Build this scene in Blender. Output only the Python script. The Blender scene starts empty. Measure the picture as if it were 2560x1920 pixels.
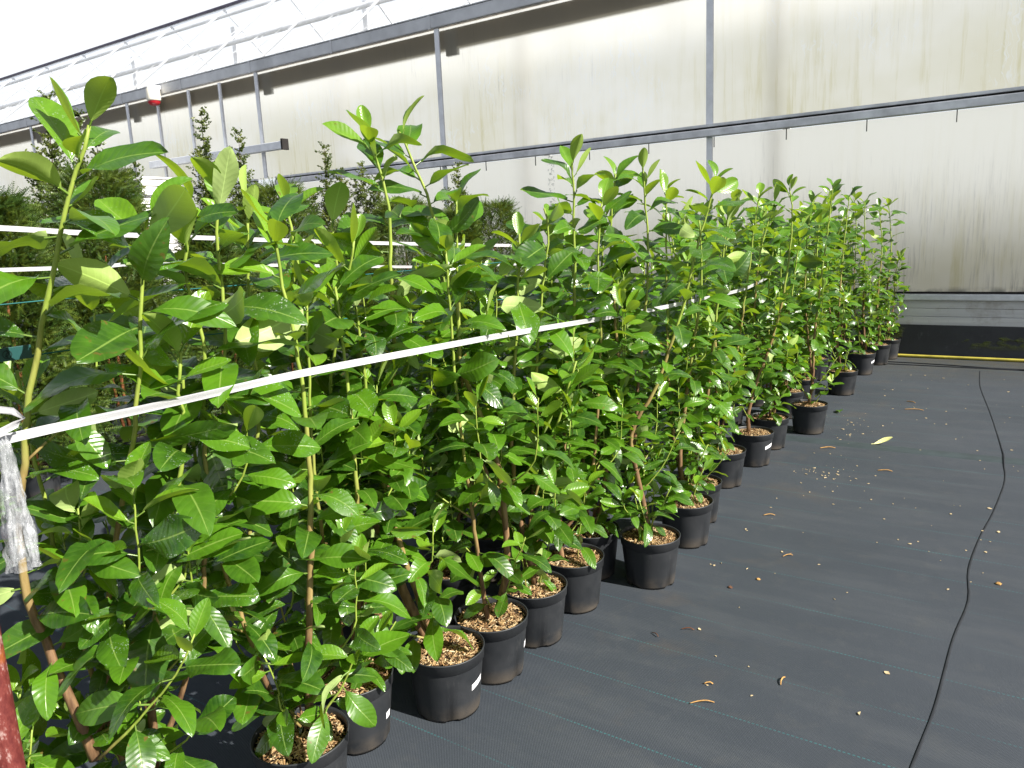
import bpy, bmesh, math, random
from mathutils import Vector, Matrix, noise
R = math.radians
random.seed(7)
S = bpy.context.scene
C = S.collection

# ------------------------------------------------------------------ camera, sky, sun, exposure
SUN_AZ, SUN_EL = 1.0, 37.0            # azimuth from +X towards +Y
cam_d = bpy.data.cameras.new('camera'); cam = bpy.data.objects.new('camera', cam_d); C.objects.link(cam)
cam_d.sensor_fit = 'HORIZONTAL'; cam_d.sensor_width = 36; cam_d.lens = 27.18
cam_d.clip_start = .05; cam_d.clip_end = 1500
cr, cu, cf = (0.82686136, 0.56060444, -0.04497724), (-0.07048389, 0.18263746, 0.98065059), (-0.55797161, 0.80769191, -0.19052944)
cam.matrix_world = Matrix(((cr[0], cu[0], -cf[0], 0), (cr[1], cu[1], -cf[1], 0), (cr[2], cu[2], -cf[2], 1.72), (0, 0, 0, 1)))
S.camera = cam
W = bpy.data.worlds.new('World'); S.world = W; W.use_nodes = True
wn = W.node_tree; wn.nodes.clear()
wo = wn.nodes.new('ShaderNodeOutputWorld'); bg = wn.nodes.new('ShaderNodeBackground')
sky = wn.nodes.new('ShaderNodeTexSky'); sky.sky_type = 'NISHITA'; sky.sun_disc = False
sky.sun_elevation = R(SUN_EL); sky.sun_rotation = R(90 - SUN_AZ); sky.air_density = 1.0; sky.dust_density = 2.0; sky.ozone_density = 1.2
# bright hazy cloud low in the sky all round, thin broken cloud above
wtc = wn.nodes.new('ShaderNodeTexCoord'); wno = wn.nodes.new('ShaderNodeTexNoise')
wno.inputs['Scale'].default_value = 2.2; wno.inputs['Detail'].default_value = 6
wrm = wn.nodes.new('ShaderNodeMapRange'); wrm.inputs[1].default_value = .40; wrm.inputs[2].default_value = .62
wrm.inputs[3].default_value = .0; wrm.inputs[4].default_value = .35
wsx = wn.nodes.new('ShaderNodeSeparateXYZ'); wn.links.new(wtc.outputs['Generated'], wsx.inputs[0])
whz = wn.nodes.new('ShaderNodeMapRange'); whz.inputs[1].default_value = .52; whz.inputs[2].default_value = .28
whz.inputs[3].default_value = 0; whz.inputs[4].default_value = .90; wn.links.new(wsx.outputs[2], whz.inputs[0])
wmm = wn.nodes.new('ShaderNodeMath'); wmm.operation = 'MAXIMUM'; wn.links.new(whz.outputs[0], wmm.inputs[0]); wn.links.new(wrm.outputs[0], wmm.inputs[1])
wmx = wn.nodes.new('ShaderNodeMix'); wmx.data_type = 'RGBA'; wmx.inputs[7].default_value = (11.9, 12.2, 12.6, 1)
wn.links.new(wtc.outputs['Generated'], wno.inputs['Vector']); wn.links.new(wno.outputs[0], wrm.inputs[0])
wn.links.new(wmm.outputs[0], wmx.inputs[0]); wn.links.new(sky.outputs[0], wmx.inputs[6])
wn.links.new(wmx.outputs[2], bg.inputs[0]); bg.inputs[1].default_value = .042
wn.links.new(bg.outputs[0], wo.inputs[0])
sl = bpy.data.lights.new('sun', 'SUN'); sl.energy = 5.0; sl.angle = R(.53); sl.color = (1, .95, .86)
so = bpy.data.objects.new('sun', sl); C.objects.link(so)
sd = Vector((math.cos(R(SUN_AZ)) * math.cos(R(SUN_EL)), math.sin(R(SUN_AZ)) * math.cos(R(SUN_EL)), math.sin(R(SUN_EL))))
so.rotation_euler = sd.to_track_quat('Z', 'Y').to_euler(); so.location = sd * 60
S.view_settings.view_transform = 'Standard'; S.view_settings.look = 'None'
S.view_settings.exposure = 1.20; S.view_settings.gamma = 1.0; S.view_settings.use_curve_mapping = False
S.render.engine = 'CYCLES'; S.cycles.use_denoising = True
S.cycles.max_bounces = 8; S.cycles.transparent_max_bounces = 12; S.cycles.transmission_bounces = 6
S.cycles.sample_clamp_indirect = 6; S.cycles.caustics_reflective = False; S.cycles.caustics_refractive = False

# ------------------------------------------------------------------ node helpers and materials
class NT:
    def __init__(s, name):
        s.m = bpy.data.materials.new(name); s.m.use_nodes = True; s.t = s.m.node_tree; s.t.nodes.clear()
        s.out = s.n('OutputMaterial')
    def n(s, k, **kw):
        nd = s.t.nodes.new('ShaderNode' + k)
        for a, v in kw.items(): setattr(nd, a, v)
        return nd
    def set(s, sock, v):
        if hasattr(v, 'is_output') or isinstance(v, bpy.types.NodeSocket): s.t.links.new(v, sock)
        elif isinstance(v, (tuple, list)) and len(v) == 3 and sock.type == 'RGBA': sock.default_value = (*v, 1)
        else: sock.default_value = v
    def math(s, op, a, b=0., c=None, clamp=False):
        nd = s.n('Math', operation=op, use_clamp=clamp); s.set(nd.inputs[0], a); s.set(nd.inputs[1], b)
        if c is not None: s.set(nd.inputs[2], c)
        return nd.outputs[0]
    def mix(s, f, a, b, mode='MIX'):
        nd = s.n('Mix', data_type='RGBA', blend_type=mode); s.set(nd.inputs[0], f); s.set(nd.inputs[6], a); s.set(nd.inputs[7], b)
        return nd.outputs[2]
    def rng(s, v, a, b, c=0., d=1., smooth=False):
        nd = s.n('MapRange'); nd.clamp = True
        if smooth: nd.interpolation_type = 'SMOOTHSTEP'
        for i, x in enumerate((v, a, b, c, d)): s.set(nd.inputs[i], x)
        return nd.outputs[0]
    def noise(s, vec, scale, detail=4., rough=.55):
        nd = s.n('TexNoise'); s.set(nd.inputs['Vector'], vec); s.set(nd.inputs['Scale'], scale)
        s.set(nd.inputs['Detail'], detail); s.set(nd.inputs['Roughness'], rough); return nd.outputs[0]
    def voro(s, vec, scale, out='Distance'):
        nd = s.n('TexVoronoi'); s.set(nd.inputs['Vector'], vec); s.set(nd.inputs['Scale'], scale); return nd.outputs[out]
    def mapping(s, vec, scale=(1, 1, 1), rot=(0, 0, 0), loc=(0, 0, 0)):
        nd = s.n('Mapping'); s.set(nd.inputs[0], vec); nd.inputs['Scale'].default_value = scale
        nd.inputs['Rotation'].default_value = rot; nd.inputs['Location'].default_value = loc; return nd.outputs[0]
    def pos(s): return s.n('NewGeometry').outputs['Position']
    def obj(s): return s.n('TexCoord').outputs['Object']
    def bump(s, h, strength=.3, dist=.01):
        nd = s.n('Bump'); s.set(nd.inputs['Height'], h); nd.inputs['Strength'].default_value = strength
        nd.inputs['Distance'].default_value = dist; return nd.outputs[0]
    def princ(s, col, rough=.5, spec=.5, metal=0., normal=None, **kw):
        nd = s.n('BsdfPrincipled'); s.set(nd.inputs['Base Color'], col); s.set(nd.inputs['Roughness'], rough)
        s.set(nd.inputs['Specular IOR Level'], spec); s.set(nd.inputs['Metallic'], metal)
        if normal is not None: s.set(nd.inputs['Normal'], normal)
        for k, v in kw.items(): s.set(nd.inputs[k.replace('_', ' ')], v)
        return nd.outputs[0]
    def mixs(s, f, a, b):
        nd = s.n('MixShader'); s.set(nd.inputs[0], f); s.t.links.new(a, nd.inputs[1]); s.t.links.new(b, nd.inputs[2]); return nd.outputs[0]
    def done(s, sh): s.t.links.new(sh, s.out.inputs[0]); return s.m

def m_plain(name, col, rough=.5, spec=.4, metal=0., var=.25, scale=8., bump=0.):
    t = NT(name); o = t.obj(); n = t.noise(o, scale, 5)
    dark = tuple(c * (1 - var) for c in col); lite = tuple(min(1, c * (1 + var)) for c in col)
    c = t.mix(t.rng(n, .3, .7), dark, lite)
    nm = t.bump(n, bump, .01) if bump else None
    return t.done(t.princ(c, rough, spec, metal, nm))

def m_leaf(name, darkc, midc, under, trans, tmix, rough):
    t = NT(name)
    uv = t.n('UVMap').outputs[0]; sx = t.n('SeparateXYZ'); t.set(sx.inputs[0], uv)
    u = t.math('ABSOLUTE', t.math('MULTIPLY_ADD', sx.outputs[0], 2., -1.)); v = sx.outputs[1]
    r = t.n('ObjectInfo').outputs['Random']; r2 = t.math('FRACT', t.math('MULTIPLY', r, 17.31)); r3 = t.math('FRACT', t.math('MULTIPLY', r, 91.7))
    geo = t.n('NewGeometry'); back = geo.outputs['Backfacing']
    ph = t.math('FRACT', t.math('SUBTRACT', t.math('MULTIPLY', v, 10.), t.math('MULTIPLY', u, 1.5)))
    vein = t.math('ABSOLUTE', t.math('MULTIPLY_ADD', ph, 2., -1.))            # 1 on a side vein, 0 between
    vmask = t.rng(vein, .86, 1., smooth=True); mid = t.rng(u, .065, .02, smooth=True)
    o = t.obj(); nz = t.noise(o, 22., 4)
    top = t.mix(t.math('POWER', r, 1.35), darkc, midc)
    top = t.mix(t.math('MULTIPLY', t.rng(nz, .35, .7), .35), top, tuple(c * 1.7 for c in midc))
    top = t.mix(t.math('MULTIPLY', vmask, .18), top, (.17, .27, .05))
    top = t.mix(t.math('MULTIPLY', mid, .6), top, (.22, .33, .07))
    sp = t.rng(t.voro(o, 210.), .34, .2); sp = t.math('MULTIPLY', sp, t.rng(t.noise(o, 30.), .48, .62))
    sp = t.math('MULTIPLY', sp, t.rng(r3, .68, .76)); top = t.mix(t.math('MULTIPLY', sp, .55), top, (.5, .55, .48))
    bl = t.math('MULTIPLY', t.rng(t.noise(o, 46., 3), .63, .67), t.rng(r2, .80, .84)); top = t.mix(t.math('MULTIPLY', bl, .75), top, (.13, .07, .02))
    und = t.mix(t.math('MULTIPLY', vmask, .35), under, tuple(c * 1.35 for c in under)); und = t.mix(mid, und, tuple(min(1, c * 1.5) for c in under))
    col = t.mix(back, top, und)
    h = t.math('SUBTRACT', t.math('POWER', t.math('SUBTRACT', 1., vein), 1.0), t.math('MULTIPLY', mid, 1.2))
    h = t.math('ADD', h, t.math('MULTIPLY', nz, .9))
    nm = t.bump(t.math('MULTIPLY', h, t.math('MULTIPLY_ADD', back, -.55, 1.)), .25, .002)
    rg = t.math('MULTIPLY_ADD', r2, .16, rough); rg = t.math('ADD', rg, t.math('MULTIPLY', back, .25)); rg = t.math('MULTIPLY_ADD', sp, .3, rg)
    sh = t.princ(col, rg, t.math('MULTIPLY_ADD', back, -.35, .65), 0., nm)
    tr = t.n('BsdfTranslucent'); t.set(tr.inputs[0], t.mix(t.math('MULTIPLY', mid, .6), trans, tuple(c * .6 for c in trans)))
    return t.done(t.mixs(tmix, sh, tr.outputs[0]))

M = {}
M['leaf'] = m_leaf('laurel_leaf', (.010, .040, .006), (.068, .168, .009), (.34, .45, .16), (.30, .47, .012), .25, .20)
M['young'] = m_leaf('laurel_leaf_young', (.065, .17, .010), (.135, .26, .016), (.30, .42, .10), (.38, .54, .018), .32, .21)

def mat_stem():
    t = NT('laurel_stem'); at = t.n('Attribute', attribute_name='age'); a = at.outputs['Fac']; o = t.obj()
    n = t.noise(t.mapping(o, (60, 60, 14)), 1., 4)
    wood = t.mix(t.rng(n, .35, .68), (.085, .045, .024), (.24, .145, .075))
    green = t.mix(t.rng(n, .3, .7), (.16, .23, .03), (.27, .34, .06))
    tanc = t.mix(t.rng(n, .3, .7), (.20, .14, .05), (.30, .23, .09))
    c = t.mix(t.rng(a, .08, .26), wood, tanc); c = t.mix(t.rng(a, .26, .46), c, green)
    return t.done(t.princ(c, .5, .3, 0., t.bump(n, .4, .003)))
M['stem'] = mat_stem()

def mat_pot():
    t = NT('pot_plastic'); o = t.obj(); n = t.noise(o, 9., 5); f = t.noise(o, 260., 2)
    sx = t.n('SeparateXYZ'); t.set(sx.inputs[0], o)
    c = t.mix(t.rng(n, .35, .75), (.016, .018, .021), (.028, .030, .034))
    dust = t.math('MULTIPLY', t.rng(sx.outputs[2], .07, .0), t.rng(n, .35, .6)); c = t.mix(t.math('MULTIPLY', dust, .35), c, (.16, .12, .075))
    sm = t.rng(t.noise(t.mapping(o, (18, 18, 5)), 1., 6, .7), .60, .74); c = t.mix(t.math('MULTIPLY', sm, .13), c, (.25, .25, .24))
    fl = t.rng(t.voro(o, 55.), .10, .05); fl = t.math('MULTIPLY', fl, t.rng(t.noise(o, 17.), .62, .66)); c = t.mix(t.math('MULTIPLY', fl, .4), c, (.35, .30, .22))
    return t.done(t.princ(c, t.rng(n, .3, .7, .40, .58), .45, 0., t.bump(f, .08, .001)))
M['pot'] = mat_pot()

def mat_chips(name, cols):
    t = NT(name); r = t.n('NewGeometry').outputs['Random Per Island']
    rp = t.n('ValToRGB'); t.set(rp.inputs[0], r); e = rp.color_ramp.elements
    rp.color_ramp.interpolation = 'CONSTANT'
    while len(e) < len(cols): e.new(.5)
    for i, c in enumerate(cols): e[i].position = i / len(cols); e[i].color = (*c, 1)
    n = t.noise(t.mapping(t.obj(), (90, 300, 300)), 1., 3); c = t.mix(t.rng(n, .3, .7, 0., .5), rp.outputs[0], (.06, .035, .018))
    return t.done(t.princ(c, .85, .15))
M['mulch'] = mat_chips('bark_mulch', [(.42, .28, .13), (.54, .39, .21), (.20, .11, .05), (.36, .22, .10), (.62, .50, .32), (.07, .04, .02), (.48, .33, .17), (.15, .085, .04)])
M['chip'] = mat_chips('pale_chip', [(.5, .36, .18), (.62, .50, .30), (.42, .28, .12)])
M['soil'] = m_plain('potting_soil', (.030, .020, .013), .95, .1, 0., .5, 60., .6)

def mat_fabric():
    t = NT('ground_fabric'); p = t.pos(); sx = t.n('SeparateXYZ'); t.set(sx.inputs[0], p); X, Y = sx.outputs[0], sx.outputs[1]
    n1 = t.noise(p, .55, 6, .6); n2 = t.noise(t.mapping(p, (1.2, 6, 1)), 1., 5, .6); n3 = t.noise(p, 7., 6, .65)
    c = t.mix(t.rng(n1, .3, .7), (.030, .0375, .048), (.045, .053, .066))
    c = t.mix(t.math('MULTIPLY', t.rng(n2, .48, .75), .30), c, (.085, .092, .10))
    c = t.mix(t.math('MULTIPLY', t.rng(n3, .55, .8), .30), c, (.085, .085, .08))
    # grime and algae film along the foot of the greenhouse and around the row
    g = t.math('MULTIPLY', t.rng(Y, 8.9, 10.4), t.rng(n3, .25, .6)); c = t.mix(t.math('MULTIPLY', g, .6), c, (.060, .053, .033))
    g2 = t.math('MULTIPLY', t.rng(t.noise(p, 2.3, 5), .56, .72), t.rng(t.math('ABSOLUTE', t.math('ADD', X, 1.25)), .5, .05)); c = t.mix(t.math('MULTIPLY', g2, .30), c, (.12, .085, .05))
    # dry water marks
    wv = t.rng(t.noise(p, 3.1, 8, .7), .60, .70); c = t.mix(t.math('MULTIPLY', wv, .14), c, (.12, .12, .12))
    # woven turquoise marker threads every 0.31 m
    fy = t.math('FRACT', t.math('DIVIDE', t.math('SUBTRACT', Y, 2.5985), .3105)); dy = t.math('ABSOLUTE', t.math('SUBTRACT', fy, .5))
    ln = t.rng(dy, .0135, .006); dash = t.rng(t.math('SINE', t.math('MULTIPLY', X, 420.)), -.7, .1)
    wear = t.rng(t.noise(p, 1.6, 4), .36, .66, .0, .40)
    c = t.mix(t.math('MULTIPLY', t.math('MULTIPLY', ln, dash), wear), c, (.03, .26, .27))
    wx = t.math('SINE', t.math('MULTIPLY', X, 900.)); wy = t.math('SINE', t.math('MULTIPLY', Y, 700.))
    h = t.math('ADD', t.math('MULTIPLY', t.math('MULTIPLY', wx, wy), .5), t.math('MULTIPLY', n3, 2.5))
    sp = t.noise(p, 420., 2); c = t.mix(t.rng(sp, .42, .7, 0., .40), c, (.019, .023, .028))
    return t.done(t.princ(c, .72, .3, 0., t.bump(h, .35, .004)))
M['fabric'] = mat_fabric()
M['upstand'] = None

def mat_pane(name, tint, see, stain):
    """Frosted, weathered plastic sheet: light diffuses through it and what stands close behind shows blurred."""
    t = NT(name); p = t.pos(); sx = t.n('SeparateXYZ'); t.set(sx.inputs[0], p); X, Z = sx.outputs[0], sx.outputs[2]
    st = t.noise(t.mapping(p, (9, 1, .55)), 1., 7, .65); st2 = t.noise(t.mapping(p, (38, 1, 1.6)), 1., 5, .7); cl = t.noise(p, .8, 5)
    c = tint
    zone = t.math('MAXIMUM', t.math('MULTIPLY', t.rng(Z, 4.6, 3.5), t.rng(Z, 2.98, 3.04)), t.rng(Z, 2.3, 1.2)); zone = t.math('MULTIPLY_ADD', zone, .85, .15)
    big = t.noise(t.mapping(p, (.42, 1, .5), loc=(3.1, 0, .7)), 1., 4)
    alg = t.math('MULTIPLY', t.math('MULTIPLY', t.rng(st, .40, .66), t.rng(big, .36, .54)), t.math('MULTIPLY', zone, stain))
    alg = t.math('MAXIMUM', alg, t.math('MULTIPLY', t.math('MULTIPLY', zone, stain), t.math('MULTIPLY', t.rng(big, .38, .58), .55)))
    c = t.mix(t.math('MULTIPLY', alg, .95), c, (.66, .58, .27))
    dirt = t.math('MULTIPLY', t.rng(st2, .56, .74), t.math('MULTIPLY', t.rng(t.noise(p, .55, 4), .50, .66), stain))
    low = t.math('MULTIPLY', t.rng(Z, 2.6, 1.0), stain); dirt2 = t.math('MULTIPLY', low, t.rng(st2, .50, .78)); dirt2 = t.math('MULTIPLY', dirt2, t.rng(t.noise(t.mapping(p, (1.6, 1, .8)), 1., 3), .40, .56))
    d = t.math('MAXIMUM', t.math('MULTIPLY', dirt, .5), t.math('MULTIPLY', dirt2, .95)); c = t.mix(d, c, (.16, .13, .085))
    wig = t.noise(p, 5., 2); sv = t.n('CombineXYZ'); t.set(sv.inputs[0], t.math('ADD', t.math('MULTIPLY', X, 6.), t.math('MULTIPLY', wig, 1.3))); t.set(sv.inputs[2], t.math('MULTIPLY', Z, .9))
    run = t.math('ABSOLUTE', t.math('SUBTRACT', t.noise(sv.outputs[0], 1.6, 3), .5)); run = t.math('MULTIPLY', t.rng(run, .022, .006), t.math('MULTIPLY', t.rng(t.noise(p, 1.1, 3), .47, .60), stain))
    run = t.math('MULTIPLY', run, t.math('MULTIPLY', t.rng(Z, 5.0, 4.2), t.rng(Z, 2.9, 3.2)))
    c = t.mix(t.math('MULTIPLY', run, .55), c, (.93, .93, .90))
    # the mossy run below the rail joint
    ms = t.math('MULTIPLY', t.rng(t.math('ABSOLUTE', t.math('ADD', X, 6.52)), .075, .03), t.math('MULTIPLY', t.rng(Z, 2.95, 2.9), t.rng(Z, 1.5, 2.2)))
    ms = t.math('MULTIPLY', ms, t.rng(t.noise(p, 26., 4), .50, .60)); ms = t.math('MULTIPLY', ms, stain); c = t.mix(t.math('MULTIPLY', ms, .8), c, (.09, .085, .03))
    bt = t.math('MULTIPLY', t.rng(Z, .86, .79), t.rng(t.noise(p, 4., 5), .4, .6)); bt = t.math('MULTIPLY', bt, stain); c = t.mix(t.math('MULTIPLY', bt, .85), c, (.035, .03, .012))
    df = t.princ(c, .35, .35, 0., t.bump(cl, .06, .05))
    tr = t.n('BsdfTranslucent'); t.set(tr.inputs[0], c)
    rf = t.n('BsdfRefraction'); t.set(rf.inputs['Color'], t.mix(.30, c, (1, 1, 1))); t.set(rf.inputs['Roughness'], .46); t.set(rf.inputs['IOR'], 1.28)
    s1 = t.mixs(.55, df, tr.outputs[0])
    return t.done(t.mixs(see, s1, rf.outputs[0]))
M['pane'] = mat_pane('frosted_sheet', (.98, .93, .80), .78, 1.)

def mat_roof():
    t = NT('roof_film'); p = t.pos(); n = t.noise(t.mapping(p, (.5, 2, 2)), 1., 5)
    c = t.mix(t.rng(n, .3, .7), (.91, .94, .98), (.94, .96, .99))
    df = t.princ(c, .3, .5); tr = t.n('BsdfTranslucent'); t.set(tr.inputs[0], c); tp = t.n('BsdfTransparent'); t.set(tp.inputs[0], (.95, .97, 1.))
    return t.done(t.mixs(.66, t.mixs(.86, df, tr.outputs[0]), tp.outputs[0]))
M['roof'] = mat_roof()
def mat_clear():
    t = NT('clear_sheet'); tp = t.n('BsdfTransparent'); t.set(tp.inputs[0], (.95, .97, .98)); tr = t.n('BsdfTranslucent'); t.set(tr.inputs[0], (.9, .92, .94))
    return t.done(t.mixs(.78, tr.outputs[0], tp.outputs[0]))
M['clear'] = mat_clear()
M['steel'] = m_plain('galvanised_steel', (.66, .67, .70), .45, .5, .0, .22, 5., .05)
M['post'] = m_plain('post_steel', (.80, .82, .86), .45, .5, .0, .12, 5., .05)
M['inner_steel'] = m_plain('inner_steel', (.74, .74, .75), .5, .4, .0, .15, 5.)
M['beam'] = m_plain('eave_gutter_steel', (.60, .61, .63), .5, .4, .0, .2, 2., .05)
M['dark_gap'] = m_plain('dark_rubber', (.02, .018, .018), .8, .2)
M['ridge'] = m_plain('ridge_cap', (.10, .085, .13), .5, .4)
M['floor_in'] = m_plain('greenhouse_floor', (.22, .235, .225), .9, .1, 0., .15, .4)

def mat_upstand():
    t = NT('black_membrane'); p = t.pos(); n = t.noise(p, 3., 6, .65); sx = t.n('SeparateXYZ'); t.set(sx.inputs[0], p)
    c = t.mix(t.rng(n, .3, .7), (.020, .021, .026), (.034, .036, .042))
    ms = t.math('MULTIPLY', t.rng(t.noise(t.mapping(p, (1.6, 1, 3.2), loc=(.35, 0, .1)), 1., 5), .53, .58), t.math('MULTIPLY', t.rng(sx.outputs[2], .10, .2), t.rng(sx.outputs[2], .37, .3)))
    fine = t.noise(p, 60., 4); moss = t.mix(t.rng(fine, .3, .7), (.05, .075, .008), (.15, .17, .02)); c = t.mix(ms, c, moss)
    wt = t.math('MULTIPLY', t.rng(t.noise(t.mapping(p, (9, 1, 5)), 1., 7, .75), .58, .66), t.rng(t.noise(p, 2.1), .5, .62)); c = t.mix(t.math('MULTIPLY', wt, .3), c, (.3, .32, .34))
    h = t.math('ADD', t.math('MULTIPLY', ms, t.math('ADD', fine, .6)), t.math('MULTIPLY', n, .6))
    return t.done(t.princ(c, .55, .4, 0., t.bump(h, .6, .02)))
M['upstand'] = mat_upstand()

def mat_board():
    t = NT('grey_plank'); p = t.pos(); n = t.noise(t.mapping(p, (1.2, 1, 22)), 1., 6, .6); g = t.noise(p, 2.5, 5, .7)
    c = t.mix(t.rng(n, .3, .7), (.52, .52, .54), (.68, .68, .69)); c = t.mix(t.math('MULTIPLY', t.rng(g, .55, .7), .45), c, (.24, .19, .14))
    return t.done(t.princ(c, .6, .3, 0., t.bump(n, .25, .006)))
M['board'] = mat_board()
M['hose'] = m_plain('yellow_hose', (.42, .36, .06), .45, .4, 0., .25, 6.)
M['dark_line'] = m_plain('black_pipe_and_shadow', (.020, .023, .028), .8, .2)
M['sticker'] = None
def mat_sticker():
    t = NT('white_sticker'); uv = t.n('UVMap').outputs[0]; sx = t.n('SeparateXYZ'); t.set(sx.inputs[0], uv)
    pr = t.math('MULTIPLY', t.rng(t.noise(t.mapping(uv, (26, 9, 1)), 1., 3), .5, .56), t.math('MULTIPLY', t.rng(sx.outputs[1], .5, .42), t.rng(sx.outputs[0], .55, .5)))
    c = t.mix(t.math('MULTIPLY', pr, .55), (.80, .80, .84), (.25, .25, .3)); return t.done(t.princ(c, .4, .4))
M['sticker'] = mat_sticker()
def mat_strap():
    t = NT('white_strap'); uv = t.n('UVMap').outputs[0]; n = t.noise(t.mapping(uv, (3, 30, 1)), 1., 3)
    c = t.mix(t.rng(n, .3, .7), (.36, .36, .39), (.60, .60, .62)); df = t.princ(c, .35, .5, 0., t.bump(n, .5, .003))
    tr = t.n('BsdfTranslucent'); t.set(tr.inputs[0], (.8, .8, .82)); return t.done(t.mixs(.2, df, tr.outputs[0]))
M['strap'] = mat_strap()
def mat_film():
    t = NT('clear_wrap'); n = t.noise(t.mapping(t.obj(), (40, 40, 16)), 1., 6, .7)
    df = t.princ((.55, .57, .60), .12, .8, 0., t.bump(n, .9, .012)); tp = t.n('BsdfTransparent'); return t.done(t.mixs(t.rng(n, .38, .62, .45, .95), df, tp.outputs[0]))
M['film'] = mat_film()
def mat_rust():
    t = NT('rusty_red_paint'); o = t.obj(); n = t.noise(t.mapping(o, (45, 45, 22)), 1., 6, .7); n2 = t.noise(o, 9., 4)
    c = t.mix(t.rng(n, .42, .62), (.085, .013, .012), (.16, .035, .028)); c = t.mix(t.math('MULTIPLY', t.rng(n, .57, .66), .75), c, (.36, .27, .25))
    c = t.mix(t.rng(n2, .62, .7), c, (.28, .085, .02)); return t.done(t.princ(c, .6, .35, 0., t.bump(n, .5, .004)))
M['rust'] = mat_rust()
M['twine'] = m_plain('teal_twine', (.015, .11, .11), .6, .3)
M['tag'] = m_plain('teal_tag', (.008, .055, .055), .45, .4, 0., .12, 10.)
M['tag_print'] = m_plain('tag_print', (.003, .02, .02), .5, .3)
M['white'] = m_plain('white_sheet', (.78, .78, .77), .5, .4, 0., .06, 3.)
M['lamp_white'] = m_plain('lamp_body', (.74, .70, .60), .3, .5, 0., .1, 6.)
M['lamp_red'] = m_plain('lamp_lens', (.33, .012, .02), .2, .6, 0., .15, 20.)
M['twig'] = m_plain('dry_twig', (.40, .23, .08), .7, .2, 0., .3, 60.)
M['yleaf'] = m_plain('fallen_yellow_leaf', (.70, .70, .30), .5, .3, 0., .15, 25.)
M['debris'] = m_plain('dark_debris', (.10, .05, .03), .8, .2, 0., .4, 60.)

def m_small(name, cols, tcol, rough=.4):
    t = NT(name); r = t.n('NewGeometry').outputs['Random Per Island']; geo = t.n('NewGeometry')
    c = t.mix(r, cols[0], cols[1]); c = t.mix(t.rng(t.noise(t.obj(), 6., 4), .48, .66), c, cols[2])
    sh = t.princ(c, rough, .4); tr = t.n('BsdfTranslucent'); t.set(tr.inputs[0], tcol); return t.done(t.mixs(.25, sh, tr.outputs[0]))
M['ilex'] = m_small('small_leaf', ((.030, .055, .012), (.085, .12, .022), (.14, .16, .03)), (.25, .33, .03))
M['yew'] = m_small('yew_needle', ((.018, .050, .009), (.060, .112, .013), (.12, .165, .02)), (.18, .22, .02), .5)
M['inner_gutter'] = m_plain('inner_gutter', (.78, .68, .56), .6, .3, 0., .15, 2.)
M['bark'] = m_plain('orange_bark', (.15, .055, .022), .8, .2, 0., .4, 30., .4)
M['bark_dark'] = m_plain('dark_bark', (.07, .045, .035), .8, .2, 0., .3, 30., .4)

# ------------------------------------------------------------------ mesh helpers
def link(name, me, mat=None, parent=None):
    o = bpy.data.objects.new(name, me); C.objects.link(o)
    if mat is not None and me is not None and not me.materials: me.materials.append(mat)
    if parent is not None: o.parent = parent
    return o
def empty(name, loc, label, cat, group=None, rz=0.):
    o = bpy.data.objects.new(name, None); C.objects.link(o); o.empty_display_size = .1
    o.location = loc; o.rotation_euler = (0, 0, rz); return tag(o, label, cat, group)
def tag(o, label=None, cat=None, group=None, kind=None):
    if label: o['label'] = label
    if cat: o['category'] = cat
    if group: o['group'] = group
    if kind: o['kind'] = kind
    return o
def mesh(name, v, f, smooth=False, uv=None):
    me = bpy.data.meshes.new(name); me.from_pydata(v, [], f); me.update()
    if smooth: me.polygons.foreach_set('use_smooth', [True] * len(me.polygons))
    if uv:
        l = me.uv_layers.new(name='UVMap'); idx = [0] * len(me.loops); me.loops.foreach_get('vertex_index', idx)
        l.data.foreach_set('uv', [c for i in idx for c in uv[i]])
    return me
def box(v, f, a, b):
    k = len(v); (x0, y0, z0), (x1, y1, z1) = a, b
    v += [(x0, y0, z0), (x1, y0, z0), (x1, y1, z0), (x0, y1, z0), (x0, y0, z1), (x1, y0, z1), (x1, y1, z1), (x0, y1, z1)]
    f += [tuple(k + i for i in q) for q in ((0, 3, 2, 1), (4, 5, 6, 7), (0, 1, 5, 4), (1, 2, 6, 5), (2, 3, 7, 6), (3, 0, 4, 7))]
def boxm(name, a, b, bev=0.):
    v, f = [], []; box(v, f, a, b); me = mesh(name, v, f)
    if bev:
        bm = bmesh.new(); bm.from_mesh(me); bmesh.ops.bevel(bm, geom=bm.edges[:], offset=bev, segments=2, affect='EDGES', profile=.6); bm.to_mesh(me); bm.free()
    return me
def smooth_line(P, step):
    """Catmull-Rom through the points, resampled about every step metres."""
    P = [Vector(p) for p in P]; Q = [P[0] * 2 - P[1]] + P + [P[-1] * 2 - P[-2]]; out = []
    for i in range(1, len(Q) - 2):
        a, b, c, d = Q[i - 1:i + 3]; n = max(1, int((c - b).length / step))
        for k in range(n):
            t = k / n; out.append(.5 * (2 * b + (c - a) * t + (2 * a - 5 * b + 4 * c - d) * t * t + (3 * b - a - 3 * c + d) * t ** 3))
    out.append(P[-1]); return out
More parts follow.
